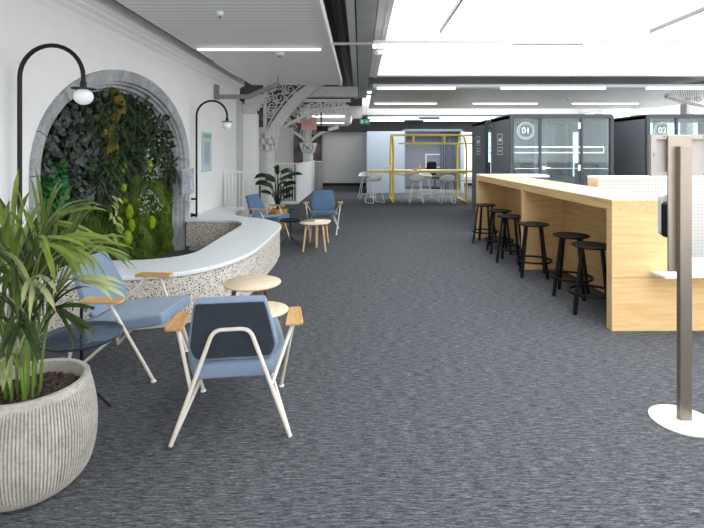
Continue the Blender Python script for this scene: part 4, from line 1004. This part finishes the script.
strip_lamp('recessed strip lamp at the left of the perforated ceiling', 0.42, 2.2, 13.8, 2.905, [(0.42, 2.2)], (), 3, 0.014, 0.03)
strip_lamp('recessed strip lamp in the middle of the perforated ceiling', 3.25, 5.1, 13.8, 2.905, [(3.25, 5.1)], (), 3, 0.014, 0.03)
strip_lamp('recessed strip lamp at the right of the perforated ceiling, above pod 02', 6.1, 8.0, 13.8, 2.905, [(6.1, 8.0)], (), 3, 0.014, 0.03)
strip_lamp('strip lamp below the rear skylight band, nearer of the two', 0.3, 6.0, 18.0, 2.80, [(0.3, 2.2), (3.0, 6.0)], (1.0, 4.0), 3.37)
strip_lamp('strip lamp below the rear skylight band, farther of the two', 0.3, 6.0, 19.6, 2.80, [(0.3, 1.8), (2.6, 6.0)], (1.0, 4.0), 3.37)
strip_lamp('slim strip lamp recessed in the grey slatted ceiling', -2.18, -0.53, 6.46, 2.888, [(-2.18, -0.53)], (), 3, 0.012, 0.02)
def detector(label, x, y, z, r=0.05):
    t = thing('smoke_detector', label, 'detector', (x, y, z), 0, 'round white ceiling detectors')
    MB().lathe([(r, 0), (r, -0.018), (r * 0.75, -0.035), (r * 0.3, -0.04)], n=24).build('housing', M['whitemetal'], t)
    MB().lathe([(r * 0.45, -0.036), (r * 0.45, -0.06), (r * 0.2, -0.065)], n=16).build('sensor', M['grey'], t)
detector('white round detector on the slatted ceiling just past the slim lamp', -1.13, 6.78, 2.9, 0.065)
detector('small white sprinkler head on the slatted ceiling before the slim lamp', -1.4, 4.8, 2.9, 0.035)
detector('white round detector under the perforated ceiling right of the bar', 5.45, 12.6, 2.92, 0.06)
t = thing('security_camera', 'white security camera at the left end of the hanging strip lamp', 'camera', (0.27, 6.25, 2.86))
MB().box(-0.06, 0.04, -0.04, 0.04, -0.03, 0.05).build('mount', M['whitemetal'], t, bevel=0.008)
MB().tube([(0.02, 0, -0.06), (-0.06, -0.07, -0.085)], 0.032, 14).build('body', M['whitemetal'], t)
t = thing('exit_sign', 'green emergency exit sign hanging from the far end of the service beam', 'sign', (0.13, 13.1, 2.33))
MB().box(-0.14, 0.14, 0.0, 0.03, -0.07, 0.07).build('panel', M['exitgreen'], t)
b = MB(); b.box(-0.11, -0.04, -0.003, 0, -0.045, 0.045); b.add([(0.0, -0.002, -0.012), (0.05, -0.002, -0.012), (0.05, -0.002, -0.04), (0.11, -0.002, 0.0), (0.05, -0.002, 0.04), (0.05, -0.002, 0.012), (0.0, -0.002, 0.012)], [(0, 1, 2, 3, 4, 5, 6)])
b.build('pictogram', M['mark'], t)
b = MB(); b.tube([(-0.08, 0.015, 0.07), (-0.08, 0.015, 0.765)], 0.005, 6); b.tube([(0.04, 0.015, 0.07), (0.04, 0.015, 0.765)], 0.005, 6); b.build('hanger', M['grey'], t)
t = thing('hanging_sign', 'small pink board hanging below the scrolled girder', 'sign', (-1.32, 12.4, 2.23))
MB().box(-0.2, 0.2, 0, 0.02, -0.16, 0.16).build('board', M['pink'], t)
b = MB(); b.tube([(-0.15, 0.01, 0.16), (-0.15, 0.01, 1.32)], 0.005, 6); b.tube([(0.15, 0.01, 0.16), (0.15, 0.01, 1.32)], 0.005, 6); b.build('hanger', M['grey'], t)
b = MB()
for k in range(3): b.box(-0.14, 0.08 + 0.03 * k, -0.002, 0, 0.06 - 0.06 * k, 0.07 - 0.06 * k)
b.build('print_line', M['walnut'], t)
t = thing('projector', 'black projector hanging beside the pink board', 'projector', (-1.1, 13.6, 2.16))
MB().box(-0.18, 0.2, -0.15, 0.15, -0.07, 0.07).build('body', M['black'], t, bevel=0.015)
MB().tube([(0.05, -0.15, 0), (0.05, -0.2, 0)], 0.045, 14).build('lens', M['black'], t)
MB().tube([(0, 0, 0.07), (0, 0, 1.39)], 0.02, 10).build('mount', M['black'], t)
t = thing('ceiling_drum', 'white rounded ceiling baffle with two light strips behind the pink board', 'ceiling panel', (0, 16.2, 0))
dp = [(-1.9, 2.44), (-0.45, 2.44), (-0.32, 2.52), (-0.28, 2.68), (-0.32, 2.84), (-0.42, 2.9), (-1.9, 2.9)]
MB().prism(dp, -0.9, 1.2, 'XZ').build('baffle', M['whitemetal'], t)
MB().box(-1.5, -0.5, -0.88, -0.82, 2.418, 2.438).build('light_strip', M['lampglow'], t)
MB().box(-1.5, -0.5, -0.93, -0.902, 2.62, 2.65).build('light_strip', M['lampglow'], t)
for k, (x, z, r_) in enumerate(((-0.30, 3.35, 0.05), (-0.22, 3.45, 0.035))):
    tag(MB().tube([(x, -3, z), (x, 14, z)], r_, 12).build('ceiling_pipe', M['cable']), ('thicker' if k == 0 else 'thinner') + ' dark pipe in the ceiling void left of the service beam', 'pipe', 'pipes in the ceiling void')
b = MB(); rr = random.Random(3)
t = thing('cable_bundle', 'loose dark cables in the ceiling gap past the skylight', 'cables')
for k in range(7):
    x = 0.6 + 1.25 * k; MB().tube(spline([(x, 10.5, 3.3), (x + 0.3, 10.52, 3.2 + rr.uniform(-0.06, 0.1)), (x + 0.8, 10.5, 3.3 + rr.uniform(-0.1, 0.1)), (x + 1.2, 10.55, 3.45)], 6), 0.02, 7).build('cable', M['cable'], t)
